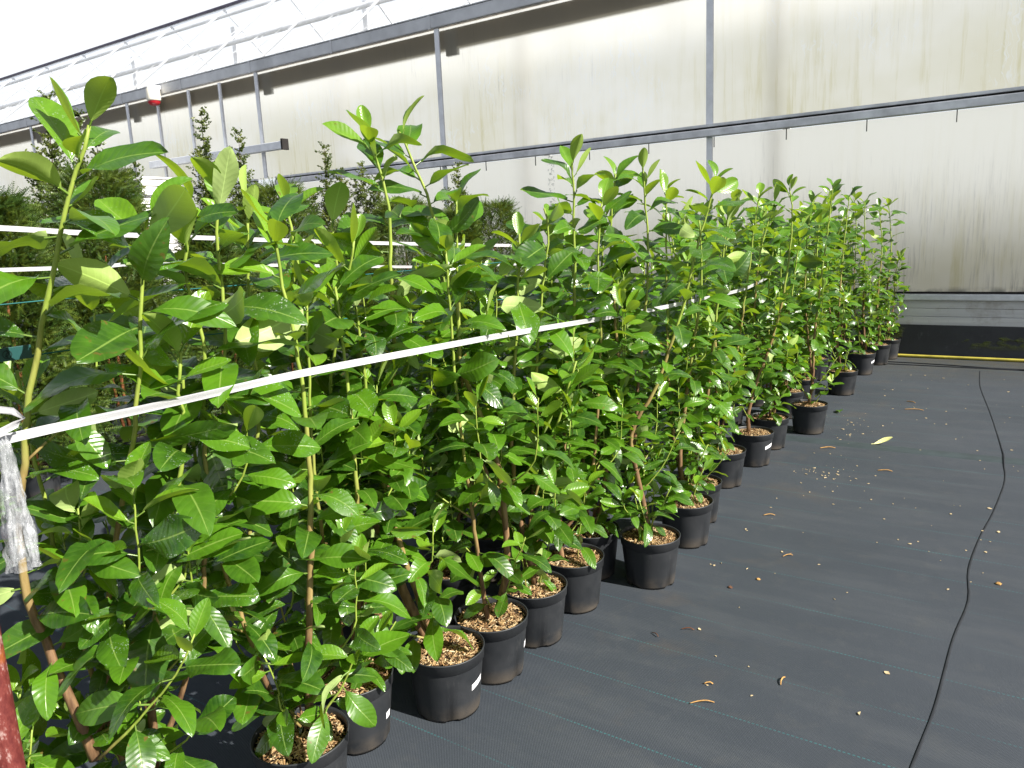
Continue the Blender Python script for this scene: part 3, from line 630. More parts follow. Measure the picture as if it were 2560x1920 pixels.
PLANTS = [
   ((-2.07, 0.67), [
       [(0.196,0.135,0.479), (0.160,0.111,0.686), (0.123,0.085,0.860), (0.117,0.081,1.038), (0.154,0.106,1.252), (0.189,0.130,1.414), (0.258,0.178,1.661), (0.317,0.219,1.846), (0.369,0.255,1.987)],
       [(0.113,0.139,0.757), (0.152,0.166,0.879), (0.212,0.207,1.021)],
       [(0.087,0.182,0.407), (0.153,0.227,0.659), (0.183,0.248,0.913), (0.231,0.281,1.119), (0.265,0.305,1.259), (0.300,0.329,1.440), (0.326,0.347,1.637), (0.355,0.367,1.794)],
       [(0.259,0.118,0.515), (0.402,0.217,0.680), (0.457,0.255,0.773), (0.481,0.272,0.831)],
   ]),  # L0 pot at [  34. 1829.]
   ((-1.95, 0.95), [
       [(0.032,0.022,0.333), (0.053,0.037,0.618), (0.119,0.082,0.943), (0.195,0.135,1.249), (0.193,0.133,1.368), (0.209,0.144,1.472)],
       [(-0.063,0.078,0.267), (0.061,0.164,0.624), (0.122,0.206,0.963), (0.152,0.227,1.321), (0.168,0.238,1.480), (0.146,0.222,1.648), (0.182,0.247,1.829)],
       [(-0.113,0.104,0.230), (-0.116,0.102,0.604), (-0.038,0.156,1.018), (0.156,0.290,1.397), (0.175,0.303,1.701), (0.194,0.316,1.841)],
       [(0.070,0.012,0.376), (0.137,0.058,0.427), (0.173,0.083,0.480)],
   ]),  # L1 pot at [ 314. 1721.]
   ((-1.79, 1.36), [
       [(0.024,0.017,0.263), (0.042,0.029,0.496), (0.083,0.058,0.963), (0.090,0.062,1.102), (0.092,0.063,1.306), (0.087,0.060,1.450), (0.069,0.047,1.605), (0.063,0.043,1.780)],
       [(0.015,0.010,0.264), (-0.086,-0.060,0.442), (-0.151,-0.104,0.613), (-0.163,-0.113,0.718)],
       [(-0.058,0.057,0.210), (-0.093,0.033,0.718), (-0.169,-0.020,0.902), (-0.236,-0.066,1.037)],
       [(-0.110,0.107,0.162), (-0.158,0.073,0.479), (-0.198,0.045,0.844), (-0.142,0.084,1.211), (-0.140,0.086,1.493), (-0.117,0.102,1.813)],
       [(0.080,-0.005,0.312), (0.151,0.043,0.415), (0.206,0.082,0.561)],
       [(0.070,-0.049,0.319), (0.030,-0.076,0.382), (0.023,-0.081,0.428)],
   ]),  # P0 pot at [ 649. 1586.]
   ((-1.73, 1.99), [
       [(0.003,0.002,0.174), (-0.073,-0.051,0.328), (-0.147,-0.102,0.603), (-0.192,-0.132,0.764), (-0.228,-0.158,0.921), (-0.298,-0.206,1.159), (-0.329,-0.227,1.356), (-0.336,-0.232,1.669), (-0.351,-0.243,1.866)],
       [(-0.171,-0.057,0.554), (-0.189,-0.070,0.672), (-0.154,-0.046,0.934), (-0.127,-0.027,1.270), (-0.114,-0.018,1.591), (-0.110,-0.015,1.868), (-0.154,-0.045,2.072)],
       [(-0.221,-0.007,0.524), (-0.188,0.016,0.823), (-0.250,-0.027,1.177), (-0.307,-0.066,1.531), (-0.322,-0.076,1.787)],
       [(-0.028,-0.056,0.287), (-0.117,-0.117,0.311), (-0.203,-0.177,0.261)],
       [(-0.008,-0.042,0.268), (-0.007,-0.041,0.431), (0.013,-0.028,0.537)],
   ]),  # P1 pot at [ 961. 1395.]
   ((-1.72, 2.27), [
       [(0.022,0.015,0.252), (0.059,0.041,0.427), (0.061,0.042,0.600), (0.057,0.039,0.751), (0.035,0.024,0.937), (-0.046,-0.032,1.228), (-0.055,-0.038,1.488), (-0.103,-0.071,1.773), (-0.136,-0.094,1.920), (-0.193,-0.133,2.097)],
       [(0.033,0.083,0.600), (-0.012,0.053,0.699), (-0.124,-0.025,0.856), (-0.227,-0.096,1.120), (-0.248,-0.111,1.265)],
       [(0.033,0.083,0.600), (-0.071,0.012,1.038), (-0.078,0.007,1.500), (-0.067,0.014,1.869)],
       [(0.025,-0.019,0.269), (-0.008,-0.042,0.369), (-0.036,-0.062,0.409)],
   ]),  # P2 pot at [1061. 1327.]
   ((-1.72, 2.58), [
       [(0.006,0.004,0.242), (-0.040,-0.027,0.580), (-0.053,-0.037,0.863), (-0.031,-0.021,1.174), (-0.006,-0.004,1.511), (0.004,0.003,1.719)],
       [(0.006,0.004,0.242), (-0.001,-0.001,0.536), (0.063,0.043,0.777), (0.116,0.080,0.972), (0.176,0.122,1.201)],
       [(-0.036,0.048,0.214), (-0.135,-0.020,0.665), (-0.167,-0.042,1.071), (-0.166,-0.042,1.457), (-0.220,-0.079,1.628)],
       [(-0.050,0.087,0.194), (-0.040,0.094,0.749), (0.004,0.124,1.347), (0.046,0.153,1.704), (0.034,0.145,1.815)],
   ]),  # P3 pot at [1152. 1261.]
   ((-1.72, 2.92), [
       [(-0.039,-0.027,0.206), (-0.048,-0.033,0.355), (-0.026,-0.018,0.688), (0.033,0.022,1.319), (0.043,0.030,1.757), (0.043,0.030,2.005)],
       [(-0.065,0.003,0.316), (0.047,0.081,0.537), (0.089,0.110,0.887), (0.111,0.125,1.309), (0.107,0.122,1.634), (0.124,0.134,1.830)],
       [(-0.097,0.055,0.291), (-0.098,0.054,0.882), (-0.095,0.056,1.312), (-0.093,0.058,1.682)],
       [(-0.021,-0.051,0.299), (0.052,-0.000,0.452), (0.081,0.020,0.583)],
   ]),  # P4 pot at [1237. 1199.]
   ((-1.51, 3.32), [
       [(-0.008,-0.005,0.249), (-0.033,-0.023,0.466), (-0.067,-0.046,0.747), (0.035,0.024,0.990), (0.127,0.088,1.315), (0.180,0.124,1.567), (0.262,0.181,1.924)],
       [(-0.078,-0.018,0.727), (-0.114,-0.043,0.924), (-0.136,-0.057,1.282), (-0.147,-0.065,1.710), (-0.125,-0.050,1.966)],
       [(-0.085,0.014,0.683), (-0.052,0.037,1.139), (-0.020,0.059,1.575), (-0.037,0.047,1.994)],
       [(0.005,-0.033,0.262), (0.062,0.006,0.401), (0.099,0.032,0.492)],
       [(0.018,-0.061,0.274), (0.000,-0.073,0.369), (-0.017,-0.085,0.441)],
       [(-0.000,-0.049,0.266), (-0.082,-0.105,0.390), (-0.099,-0.117,0.461)],
       [(-0.042,-0.005,0.459), (0.043,0.054,0.572), (0.117,0.105,0.753)],
   ]),  # P5 pot at [1404. 1154.]
   ((-1.54, 3.86), [
       [(-0.003,-0.002,0.239), (-0.023,-0.016,0.505), (0.019,0.013,0.964), (0.069,0.048,1.403), (0.059,0.040,1.758)],
       [(-0.022,0.046,0.221), (-0.084,0.003,0.702), (-0.101,-0.009,1.334), (-0.098,-0.007,1.906)],
       [(0.008,-0.031,0.250), (0.071,0.012,0.457), (0.112,0.041,0.559)],
   ]),  # P6 pot at [1481. 1080.]
   ((-1.69, 4.90), [
       [(-0.045,-0.031,0.244), (-0.033,-0.023,0.467), (-0.048,-0.033,1.086), (0.010,0.007,1.615), (0.045,0.031,1.843)],
       [(-0.062,0.018,0.229), (0.025,0.078,0.640), (0.095,0.127,1.252), (0.161,0.172,1.909)],
       [(-0.009,-0.043,0.251), (0.053,0.000,0.470), (0.077,0.017,0.625)],
   ]),  # P7 pot at [1562.  970.]
   ((-1.66, 5.44), [
       [(-0.025,-0.017,0.228), (-0.026,-0.018,0.383), (0.020,0.014,0.618), (0.072,0.050,0.783), (0.160,0.111,1.173), (0.208,0.144,1.711), (0.186,0.128,1.944)],
       [(0.050,0.071,0.745), (-0.007,0.032,0.949), (0.014,0.046,1.468), (0.100,0.106,1.873)],
       [(-0.016,-0.048,0.339), (-0.064,-0.081,0.461), (-0.079,-0.091,0.563)],
   ]),  # P8 pot at [1626.  931.]
   ((-1.52, 6.49), [
       [(0.000,0.000,0.245), (0.018,0.012,0.438), (0.028,0.020,0.894), (0.082,0.056,1.554), (0.115,0.079,1.979)],
       [(0.009,0.055,0.391), (-0.054,0.012,1.081), (-0.051,0.013,1.632), (-0.026,0.031,1.846)],
       [(0.019,-0.024,0.329), (0.132,0.055,0.515), (0.191,0.095,0.626)],
       [(-0.002,-0.038,0.291), (-0.100,-0.106,0.489), (-0.148,-0.139,0.569)],
   ]),  # P9 pot at [1748.  871.]
   ((-1.59, 8.10), [
       [(-0.016,-0.011,0.237), (-0.046,-0.032,0.611), (-0.030,-0.021,1.333), (0.006,0.004,1.943)],
       [(-0.025,0.031,0.229), (-0.139,-0.048,0.931), (-0.176,-0.073,1.605), (-0.167,-0.067,1.953)],
   ]),  # P10 pot at [1819.  799.]
   ((-1.62, 9.25), [
       [(0.037,0.026,0.272), (0.002,0.002,0.663), (-0.009,-0.006,1.373), (-0.027,-0.019,1.891)],
       [(0.008,0.054,0.267), (-0.095,-0.017,0.818), (-0.099,-0.020,1.575), (-0.131,-0.042,1.922)],
   ]),  # P11 pot at [1861.  762.]
   ((-1.57, 9.95), [
       [(0.018,0.013,0.266), (-0.020,-0.014,0.697), (0.000,0.000,1.342), (-0.041,-0.028,1.843)],
       [(0.018,0.013,0.266), (0.031,0.021,0.531), (0.088,0.061,0.800)],
   ]),  # P12 pot at [1896.  743.]
   ((-1.53, 10.40), [
       [(0.009,0.006,0.309), (-0.030,-0.021,0.710), (-0.008,-0.005,1.322), (-0.053,-0.037,1.896)],
       [(0.009,0.006,0.309), (0.043,0.029,0.649), (0.050,0.034,1.042), (0.086,0.059,1.290)],
       [(0.009,0.006,0.309), (0.073,0.050,0.477), (0.116,0.080,0.560)],
   ]),  # P13 pot at [1917.  732.]
]
LABELS = [
    ('laurel at the left edge beside the rusty post, its long leaning stem topping the others', 0),
    ('bushy laurel between the tall leaning one by the post and the nearest pot', 0),
    ('laurel in the nearest pot of pale mulch, cut by the bottom of the picture', 0),
    ('cherry laurel with thick trunk leaning out of the nearest whole pot, white sticker on it', 0),
    ('cherry laurel in the wide pot touching the one with the leaning trunk, small white tag', 0),
    ('cherry laurel whose plain pot is half hidden between two wider pots of the front row', 0),
    ('cherry laurel with one short straight trunk in the fourth whole pot of the front row', 0),
    ('laurel forking in a V above leafy shoots, its pot standing out of the row', 0),
    ('laurel in the pot behind and right of the one standing out of the row', 0),
    ('laurel dropping bright leaves over its pot, left of the forked brown trunk', 0),
    ('laurel with bare brown trunk forking in a Y above a pot with white sticker', 0),
    ('cherry laurel in the pot with one green leaf lying on the fabric beside it', 0),
    ('cherry laurel leafy down over its pot rim, fourth pot from the greenhouse wall', 0),
    ('cherry laurel in the pot with white sticker, third from the greenhouse wall', 0),
    ('cherry laurel in the plain pot, second from the greenhouse wall', 0),
    ('cherry laurel in the last pot beside the yellow hose, thin shoots leaning right', 0)]
SIZE = [1.14, 1.18, 1.12, 1.10, 1.05, 1.05, 1.05, 1.02, 1.0, 1.0, .97, .95, .95, .95, .95, .9]
STICK = {3: [(6, .125, .062, .024, .014)], 4: [(22, .125, .028, .026, 0)], 10: [(-16, .150, .075, .024, .016)], 11: [(-150, .13, .05, .02, 0)], 13: [(-12, .15, .075, .024, .016)]}
for i, (loc, stems) in enumerate(PLANTS):
    laurel(loc, stems, LABELS[i][0], 11 + i, stickers=STICK.get(i, ()), size=SIZE[i], shoots=2 if i in (0, 1, 2) else (3 if i in (3, 5) else 4), tall_extra={1: 1, 2: 1, 3: 1, 4: 1}.get(i, 0), extra={0: 7, 1: 3, 2: 2, 3: 0, 4: 1, 6: 1, 10: 0, 11: 1}.get(i, 3), low=.88 if i < 2 else (.82 if i < 4 else .74), r0=.010 if i != 3 else .0155, dense=.043 if i < 3 else .040)
second = [((-1.90, 1.68), 'cherry laurel in the shaded pot right behind the nearest mulch pot', [(20, .10, .03, .025, 0)]),
          ((-1.81, 3.26), 'cherry laurel in the dark shaded pot behind the straight short trunk', []),
          ((-1.61, 4.20), 'cherry laurel in the plain pot with small white tag behind the V shaped one', [(30, .13, .03, .03, 0)]),
          ((-1.68, 5.92), 'cherry laurel in the narrow looking pot behind the forked brown trunk', [(30, .15, .03, .03, 0)]),
          ((-1.82, 6.95), 'cherry laurel in the shaded pot left of the one with a green leaf beside it', [])]
inner = [(-2.22, 2.05), (-2.15, 2.55), (-2.25, 3.0), (-2.15, 3.65), (-2.2, 4.5), (-2.1, 5.25), (-2.15, 5.85), (-2.2, 6.5), (-1.85, 7.55), (-2.2, 7.3), (-2.05, 8.3), (-2.0, 8.75), (-2.1, 9.4), (-2.0, 10.1),
         (-2.68, 2.35), (-2.62, 3.05), (-2.7, 3.85), (-2.65, 4.7), (-2.7, 5.6), (-2.65, 6.6), (-2.7, 7.6), (-2.6, 8.6), (-2.6, 9.6), (-2.45, 10.3)]
rnd = random.Random(77)
for i, (loc, lab, stk) in enumerate(second):
    laurel(loc, auto_stems(rnd, 4, 1.78), lab, 60 + i, stickers=stk, dense=.044)
for i, loc in enumerate(inner):
    laurel(loc, auto_stems(rnd, 4 if loc[0] > -2.4 else 3, 1.58 if loc[1] < 4.8 else 1.76), 'cherry laurel deep in the block, screened by the leafy front row of pots', 90 + i, dense=.048 if loc[1] < 6 else .054, shoots=3)

# ------------------------------------------------------------------ yews and box-leaved shrubs behind
def yew_mesh(seed, hgt=1.95, rad=.64, n=8000):
    rnd = random.Random(seed); v, f = [], []
    for i in range(n):
        z = hgt * rnd.random() ** .85; env = rad * (1.05 - .72 * (z / hgt) ** 1.6) * (.55 + .45 * min(1, z / .3)); a = rnd.uniform(0, 6.28)
        env *= 1 + .25 * noise.noise((math.cos(a) * 1.6 + seed, math.sin(a) * 1.6, z * 2.2)); r = env * rnd.uniform(.15, 1.0) ** .5 * 1.06
        P = Vector((r * math.cos(a), r * math.sin(a), z)); D = Vector((math.cos(a) * .75, math.sin(a) * .75, rnd.uniform(-.25, 1.1))) + Vector((rnd.gauss(0, .45), rnd.gauss(0, .45), 0)); D.normalize()
        S1 = D.cross(Vector((rnd.gauss(0, 1), rnd.gauss(0, 1), rnd.gauss(0, 1)))).normalized(); U = D.cross(S1); ln = rnd.uniform(.07, .15); m = 10
        for q in range(m):
            t = q / m; c = P + D * ln * t; nl = .019 * (1 - .5 * t)
            for s in (-1, 1):
                k = len(v); tip = c + (S1 * s + D * .55 + U * .15).normalized() * nl; w = D * .0036
                v += [tuple(c - w), tuple(c + w), tuple(tip)]; f.append((k, k + 1, k + 2))
        k = len(v); e = S1 * .0016; v += [tuple(P - e), tuple(P + e), tuple(P + D * ln)]; f.append((k, k + 1, k + 2))
    me = mesh('foliage', v, f); me.materials.append(M['yew']); return me
YM = [yew_mesh(1), yew_mesh(2, 1.75, .42)]
yt = [tubem('trunk', [(0, 0, .2), (.02, .01, .7), (.01, -.02, 1.3), (0, 0, 1.7)], [.018, .014, .010, .005]), tubem('trunk', [(.05, .02, .2), (.10, .05, .6), (.14, .08, 1.1)], [.016, .012, .006])]
for me in yt: me.materials.append(M['bark'])
yews = [(-6.1, 1.7), (-5.95, 2.5), (-6.1, 3.3), (-6.0, 4.15), (-6.1, 5.0), (-6.0, 5.9), (-6.1, 6.8), (-6.0, 7.7), (-6.05, 8.5), (-6.8, 2.1), (-6.9, 2.95)]
rnd = random.Random(5)
for i, (x, y) in enumerate(yews):
    lab = 'dense dark needle yew in the row beyond the laurels' if i != 1 else 'dense yew with orange trunks showing low at the left edge, beyond the leaning laurel stem'
    t = empty('yew_shrub', (x, y, 0), lab, 'yew', 'yews in the row beyond the laurels', rnd.uniform(0, 6.28)); s = rnd.uniform(.95, 1.1)
    fo = tag(link('foliage', YM[i % 2], None, t), kind='stuff'); fo.location.z = .2; fo.scale = (1, 1, s)
    for me in yt: link('trunk', me, None, t)
    link('pot', POT, None, t); link('soil', MUL[i % 5][0], None, t)
def ilex(loc, tips, seed, label):
    rnd = random.Random(seed); t = empty('box_leaved_holly', (loc[0], loc[1], 0), label, 'holly shrub', 'small leaved upright shrubs behind the yews')
    v, f = [], []
    def leaf(P, D):
        S1 = D.cross(Vector((rnd.gauss(0, 1), rnd.gauss(0, 1), rnd.gauss(0, 1)))).normalized(); U = D.cross(S1); l = rnd.uniform(.020, .034); w = l * .32; k = len(v)
        v.extend([tuple(P), tuple(P + D * l * .5 + S1 * w + U * .002), tuple(P + D * l), tuple(P + D * l * .5 - S1 * w + U * .002)]); f.extend([(k, k + 1, k + 2), (k, k + 2, k + 3)])
    for (tx, ty, tz) in tips:
        L = smooth_line([(tx * .2, ty * .2, .2), (tx * .6, ty * .6, tz * .4), (tx, ty, tz * .75), (tx + rnd.gauss(0, .02), ty + rnd.gauss(0, .02), tz)], .08); n = len(L)
        me = tubem('stem', L, [.010 - .008 * i / n for i in range(n)], 5); me.materials.append(M['bark_dark']); link('stem', me, None, t)
        for i, P in enumerate(L[2:]):
            h = (i + 2) / n; br = int(6 + 10 * (1 - h))
            for b in range(br):
                a = rnd.uniform(0, 6.28); ln = (.07 + .42 * (1 - h) ** .8) * rnd.uniform(.4, 1.1); D = Vector((math.cos(a), math.sin(a), rnd.uniform(.45, 1.4))).normalized(); m = max(3, int(ln / .012))
                for q in range(m):
                    c = P + D * ln * (q + .5) / m
                    for s in range(2):
                        leaf(c, (D * .6 + Vector((rnd.gauss(0, .8), rnd.gauss(0, .8), rnd.gauss(0, .5)))).normalized())
    me = mesh('foliage', v, f); me.materials.append(M['ilex']); tag(link('foliage', me, None, t), kind='stuff')
    link('pot', POT, None, t); link('soil', MUL[seed % 5][0], None, t); return len(f)
def tp(h, n, seed, sp=.16):
    r = random.Random(seed); return [(0, 0, h)] + [(r.uniform(-sp, sp), r.uniform(-sp, sp), h * r.uniform(.72, .95)) for _ in range(n)]
ilex((-7.0, 3.47), [(0, -.03, 3.0), (.04, .18, 2.87), (-.12, .02, 2.7), (.1, -.2, 2.5), (.05, .34, 2.72), (.0, .45, 2.5)], 1, 'tallest bushy small leaved shrub rising behind the leaning laurel tip at the left')
ilex((-7.0, 4.92), tp(3.0, 4, 2), 2, 'small leaved shrub with one spiky tip against the door stile')
ilex((-7.0, 5.33), tp(2.86, 3, 3), 3, 'small leaved shrub with its spiky tip just under the end of the door track')
ilex((-7.0, 6.52), tp(2.79, 4, 4), 4, 'slim small leaved shrub left of the tall laurel shoots, below the wall rail')
ilex((-7.0, 7.15), tp(2.62, 4, 5), 5, 'small leaved shrub mostly hidden behind the tall laurel shoots')
ilex((-7.0, 9.04), tp(2.69, 5, 6), 6, 'small leaved shrub right of the tall laurel shoots, against the frosted wall')
ilex((-7.1, 2.55), tp(2.55, 5, 7), 7, 'small leaved shrub at the left edge behind the yews')
ilex((-7.2, 4.25), tp(2.5, 4, 8), 8, 'lower small leaved shrub in front of the white sheet stack')

# ------------------------------------------------------------------ straps, twine, tag, post
def ribbon(name, pts, w, mat, parent=None, step=.06, tw=.15, seed=0, sag=0.):
    L = smooth_line(pts, step); v, f, uv = [], [], []; d = 0.
    for i, p in enumerate(L):
        T = (L[min(i + 1, len(L) - 1)] - L[max(i - 1, 0)]).normalized(); side = T.cross(Vector((0, 0, 1))).normalized(); up = side.cross(T)
        a = tw * noise.noise((d * 1.4, seed, 0)) * 3; n = (up * math.cos(a) + side * math.sin(a)) * w / 2; b = (side * math.cos(a) - up * math.sin(a)) * .0012
        if i: d += (p - L[i - 1]).length
        for q, (s, e) in enumerate(((1, 1), (.33, 2.2), (-.33, -.6), (-1, 1))): v.append(tuple(p + n * s + b * e)); uv.append((d, q / 3))
    for i in range(len(L) - 1):
        for k in range(3): f.append((i * 4 + k, i * 4 + k + 1, (i + 1) * 4 + k + 1, (i + 1) * 4 + k))
    return link(name, mesh(name, v, f, True, uv), M[mat], parent)
sp = empty('tie_strap', (0, 0, 0), 'white plastic strap running along the front laurels from the rusty post', 'strap')
ribbon('strap_band', STRAP, .020, 'strap', sp)
loop = [(-1.645 + .052 * math.cos(a) , .575 + .052 * math.sin(a), 1.375 + .03 * math.sin(a * .5)) for a in [i * .5 for i in range(14)]]
ribbon('strap_loop', loop, .020, 'strap', sp, .03, .1, 3)
ribbon('strap_tail', [(-1.62, .60, 1.385), (-1.60, .66, 1.415), (-1.62, .62, 1.44), (-1.66, .57, 1.41)], .014, 'strap', sp, .02, .1, 5)
tag(ribbon('tie_strap', [(-5.2, 1.6, 1.93), (-5.2, 2.23, 1.89), (-5.2, 2.99, 1.83), (-5.2, 5.05, 1.71), (-5.2, 7.33, 1.60), (-5.2, 9.5, 1.5)], .032, 'strap', None, .15, .08, 8), 'upper white strap stretched across the yews far behind the laurels', 'strap')
tag(ribbon('tie_strap', [(-5.18, 1.6, 1.66), (-5.18, 2.69, 1.63), (-5.18, 3.21, 1.62), (-5.18, 5.74, 1.45), (-5.18, 6.70, 1.40), (-5.18, 9.5, 1.3)], .024, 'strap', None, .15, .08, 9), 'lower white strap stretched across the yews far behind the laurels', 'strap')
tag(link('tie_twine', tubem('tie_twine', smooth_line([(-1.95, .5, 1.50), (-1.95, .78, 1.49), (-1.95, 1.05, 1.49), (-1.95, 1.52, 1.47), (-1.95, 2.51, 1.45), (-1.95, 2.78, 1.44), (-1.97, 4.2, 1.41)], .1), .0019, 5), M['twine']), 'lower teal twine with the green tag on it, stretched through the laurels', 'twine')
tag(link('tie_twine', tubem('tie_twine', smooth_line([(-2.4, .5, 1.585), (-2.4, .98, 1.59), (-2.4, 1.26, 1.59), (-2.4, 2.0, 1.58), (-2.4, 4.2, 1.57)], .1), .0018, 5), M['twine']), 'upper teal twine stretched behind the laurels at the left edge', 'twine')
tg = empty('plant_tag', (-1.945, .77, 1.503), 'dark teal tag with round leaf emblem hanging on the twine at the left edge', 'tag')
tm = boxm('tag_plate', (-.0015, -.085, -.017), (.0015, .075, .014), .001); link('tag_plate', tm, M['tag'], tg)
def ring(name, cx, cz, r, w, x, a0=0., a1=6.2832, n=22):
    v, f = [], []
    for i in range(n + 1):
        a = a0 + (a1 - a0) * i / n
        for q in (r - w, r + w): v += [(x, cx + q * math.cos(a), cz + q * math.sin(a)), (x + .0008, cx + q * math.cos(a), cz + q * math.sin(a))]
    for i in range(n):
        k = i * 4; f += [(k + 1, k + 3, k + 7, k + 5), (k, k + 1, k + 5, k + 4), (k + 2, k + 6, k + 7, k + 3)]
    return mesh(name, v, f)
link('emblem', ring('emblem', .022, -.002, .0095, .0009, .0016), M['tag_print'], tg)
link('emblem', ring('emblem', .018, .001, .007, .0014, .0016, -1.7, 1.2, 12), M['tag_print'], tg)
link('emblem', ring('emblem', .026, -.004, .0065, .0012, .0016, 1.6, 4.3, 12), M['tag_print'], tg)
ps = empty('rusty_post', (-1.674, .558, 0), 'rusty dark red steel post wrapped in clear film at the left edge', 'post')
link('post_tube', tubem('post_tube', [(0, 0, 0), (0, 0, .5), (0, 0, .9), (0, 0, 1.44)], .027, 14), M['rust'], ps)
link('base_plate', boxm('base_plate', (-.07, -.07, .0), (.07, .07, .012), .002), M['rust'], ps)
def crumple(name, r0, r1, z0, z1, a0, a1, seed, amp):
    v, f = [], []; nu, nv = 26, 30
    for j in range(nv + 1):
        t = j / nv; r = r0 + (r1 - r0) * t; z = z0 + (z1 - z0) * t
        for i in range(nu + 1):
            a = a0 + (a1 - a0) * i / nu; q = r * (1 + amp * noise.noise((math.cos(a) * 2.5, math.sin(a) * 2.5 + seed, z * 14)) + amp * .6 * noise.noise((a * 5, seed, z * 40)))
            v.append((q * math.cos(a), q * math.sin(a), z + .016 * t * noise.noise((a * 3, seed, 9))))
    for j in range(nv):
        for i in range(nu): k = j * (nu + 1) + i; f.append((k, k + 1, k + nu + 2, k + nu + 1))
    return mesh(name, v, f, True)
w1 = link('film_wrap', crumple('film_wrap', .030, .030, .55, 1.42, 2.4, 5.2, 2, .10), M['film'], ps)
hf = empty('film_scrap', (-1.605, .622, 1.125), 'scrap of crumpled clear plastic film hanging from the white strap by the post', 'film')
link('film_sheet', crumple('film_sheet', .028, .009, .0, .255, 0, 6.283, 4, .55), M['film'], hf)
link('film_sheet', crumple('film_sheet', .022, .006, .01, .25, .5, 5.5, 7, .65), M['film'], hf)

# ------------------------------------------------------------------ litter on the ground
def chip_mesh(seed):
    r = random.Random(seed); v, f = [], []; a = r.uniform(.005, .011); b = a * r.uniform(.35, .7); h = r.uniform(.0015, .003)
    ang = sorted(r.uniform(0, 6.28) for _ in range(6))
    for z in (0, h):
        for q in ang: v.append((a * math.cos(q), b * math.sin(q), z + r.uniform(0, .001)))
    n = 6; f = [tuple(range(n))[::-1], tuple(n + i for i in range(n))] + [(i, (i + 1) % n, n + (i + 1) % n, n + i) for i in range(n)]
    me = mesh('wood_chip', v, f); me.materials.append(M['chip']); return me
CH = [chip_mesh(i) for i in range(8)]
rnd = random.Random(21); spots = []
for _ in range(34): spots.append((-1.17 + rnd.gauss(0, .11), 5.41 + rnd.gauss(0, .09)))
for _ in range(24): spots.append((-1.22 + rnd.gauss(0, .12), 6.75 + rnd.gauss(0, .22)))
for _ in range(26): spots.append((-1.35 + abs(rnd.gauss(0, .22)), rnd.uniform(3.6, 6.2)))
for _ in range(95): spots.append((rnd.uniform(-1.3, .35), 2.0 + 7.6 * rnd.random() ** .8))
for _ in range(16): spots.append((rnd.uniform(-1.2, -.1), rnd.uniform(4.2, 5.2)))
for x, y in spots:
    o = link('wood_chip', rnd.choice(CH)); s = rnd.choice((.5, .6, .8, 1., 1.3)); o.location = (x, y, .0012); o.rotation_euler = (rnd.gauss(0, .06), rnd.gauss(0, .06), rnd.uniform(0, 6.28)); o.scale = (s, s, s)
    tag(o, 'small pale wood chip lying on the black ground fabric', 'wood chip', 'pale wood chips strewn over the ground fabric')
def twig(a, b, lab, r=.0024, bow=.005, fork=False, mat='twig'):
    a, b = Vector((*a, .004)), Vector((*b, .004)); d = (b - a); bow = min(bow, d.length * .09); n = Vector((-d.y, d.x, 0)).normalized() * bow
    P = smooth_line([a, a + d * .35 + n + Vector((0, 0, .004)), a + d * .7 + n * .8 + Vector((0, 0, .006)), b], .006)
    m = len(P); v, f, _ = tube(P, [r * (.5 + .5 * math.sin(math.pi * (.1 + .8 * i / m))) for i in range(m)], 6)
    if fork:
        v2, f2, _ = tube([P[m // 2], P[m // 2] + n * .6 + d * .25, P[m // 2] + n * 1.6 + d * .45], [r * .6, r * .5, r * .25], 5); k = len(v); v += v2; f += [tuple(k + i for i in q) for q in f2]
    tag(link('twig', mesh('twig', v, f, True), M[mat]), lab, 'twig')
twig((-.96, 2.44), (-.885, 2.49), 'longest curved dry twig, lowest on the open fabric')
twig((-.71, 2.72), (-.71, 2.78), 'short thick curved twig right of the longest twig', .003)
twig((-.96, 2.585), (-.93, 2.60), 'short dry twig just beyond the longest twig', .003)
twig((-1.29, 2.84), (-1.25, 2.82), 'dark brown twig nearest the pot with the leaning trunk', .0022, .004, False, 'debris')
twig((-1.19, 2.93), (-1.14, 2.95), 'brown twig beside the dark one near the front pots', .0022, .005, False, 'bark')
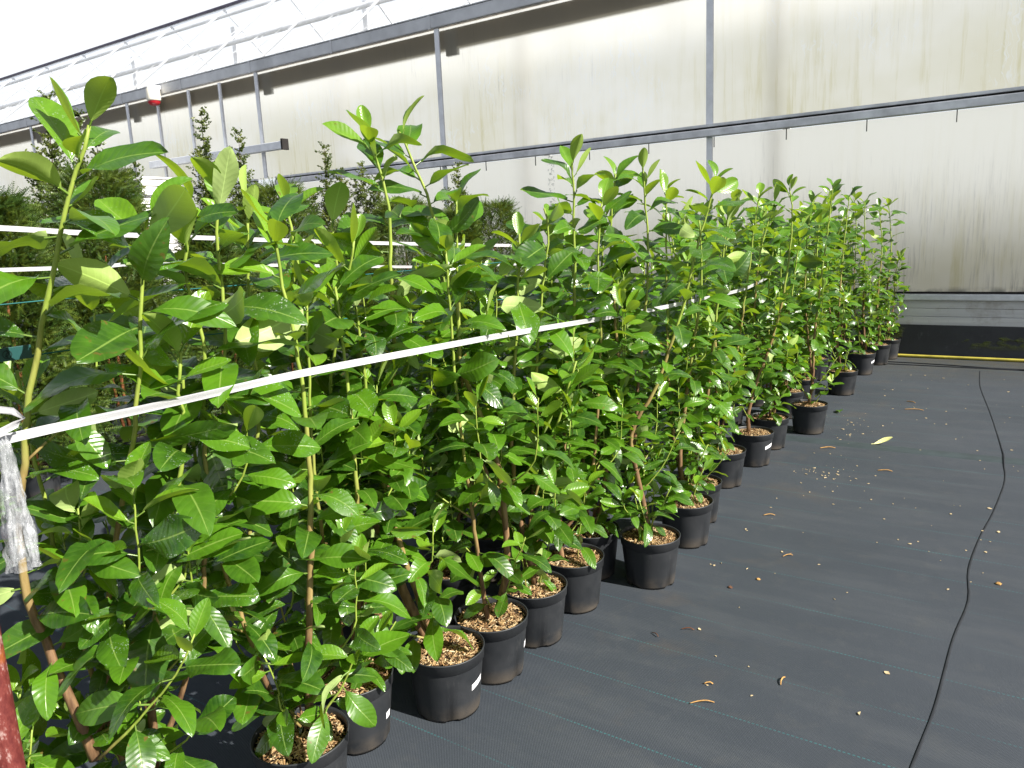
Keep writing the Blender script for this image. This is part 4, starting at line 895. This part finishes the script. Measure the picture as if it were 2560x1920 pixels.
twig((-1.02, 3.89), (-.98, 3.93), 'small forked pale twig in the middle of the open fabric', .0022, .008, True)
twig((-1.28, 4.43), (-1.22, 4.46), 'dry twig beside the V shaped laurel pot', .003, .006)
twig((-.85, 5.62), (-.76, 5.64), 'dry twig left of the chip heap, beyond it', .004, .006)
twig((-1.32, 6.02), (-1.22, 6.07), 'orange twig near the forked trunk pot', .004, .008)
twig((-.95, 7.6), (-.80, 7.62), 'pale straw lying beyond the yellow leaf', .004, .006)
twig((-.98, 7.95), (-.9, 7.9), 'short orange straw farther beyond the yellow leaf', .004, .006)
for (x, y, lab, s) in ((-.07, 4.05, 'small crumpled brown clod right of the dark shadow line', 1.2), (-1.05, 3.57, 'small brown clod in the middle of the open fabric', .9), (-1.14, 3.42, 'dark brown clod left of the middle clod', 1.0)):
    bm = bmesh.new(); bmesh.ops.create_icosphere(bm, subdivisions=2, radius=.011 * s)
    for q in bm.verts: q.co = q.co * (1 + .6 * noise.noise(q.co * 120 + Vector((x, y, 0)))); q.co.z = abs(q.co.z) * .7
    me = bpy.data.meshes.new('clod'); bm.to_mesh(me); bm.free(); o = link('clod', me, M['twig' if s != 1.0 else 'debris']); o.location = (x, y, .001); tag(o, lab, 'clod')
yl = leaf_mesh('fallen_leaf', .16, .038, -.55, 1.3, .2, .25, 301, M['yleaf']); o = link('fallen_leaf', yl); o.location = (-1.00, 6.265, .012); o.rotation_euler = (R(8), R(35), R(-49)); tag(o, 'curled pale yellow fallen leaf alone on the open fabric', 'leaf')
gl = leaf_mesh('fallen_leaf', .15, .062, .3, .25, .2, .1, 302, M['leaf']); o = link('fallen_leaf', gl); o.location = (-1.42, 7.20, .014); o.rotation_euler = (R(2), R(-6), R(15)); tag(o, 'green fallen laurel leaf lying beside a pot', 'leaf')
from collections import Counter
cc = Counter((o.parent.parent.name if o.parent.parent else o.parent.name) for o in bpy.data.objects if o.name.startswith('leaf') and o.parent)
print('MAXLEAF', cc.most_common(5), sum(1 for v in cc.values() if v > 300))
print('LEAVES', n_leaf, 'OBJECTS', len(bpy.data.objects))
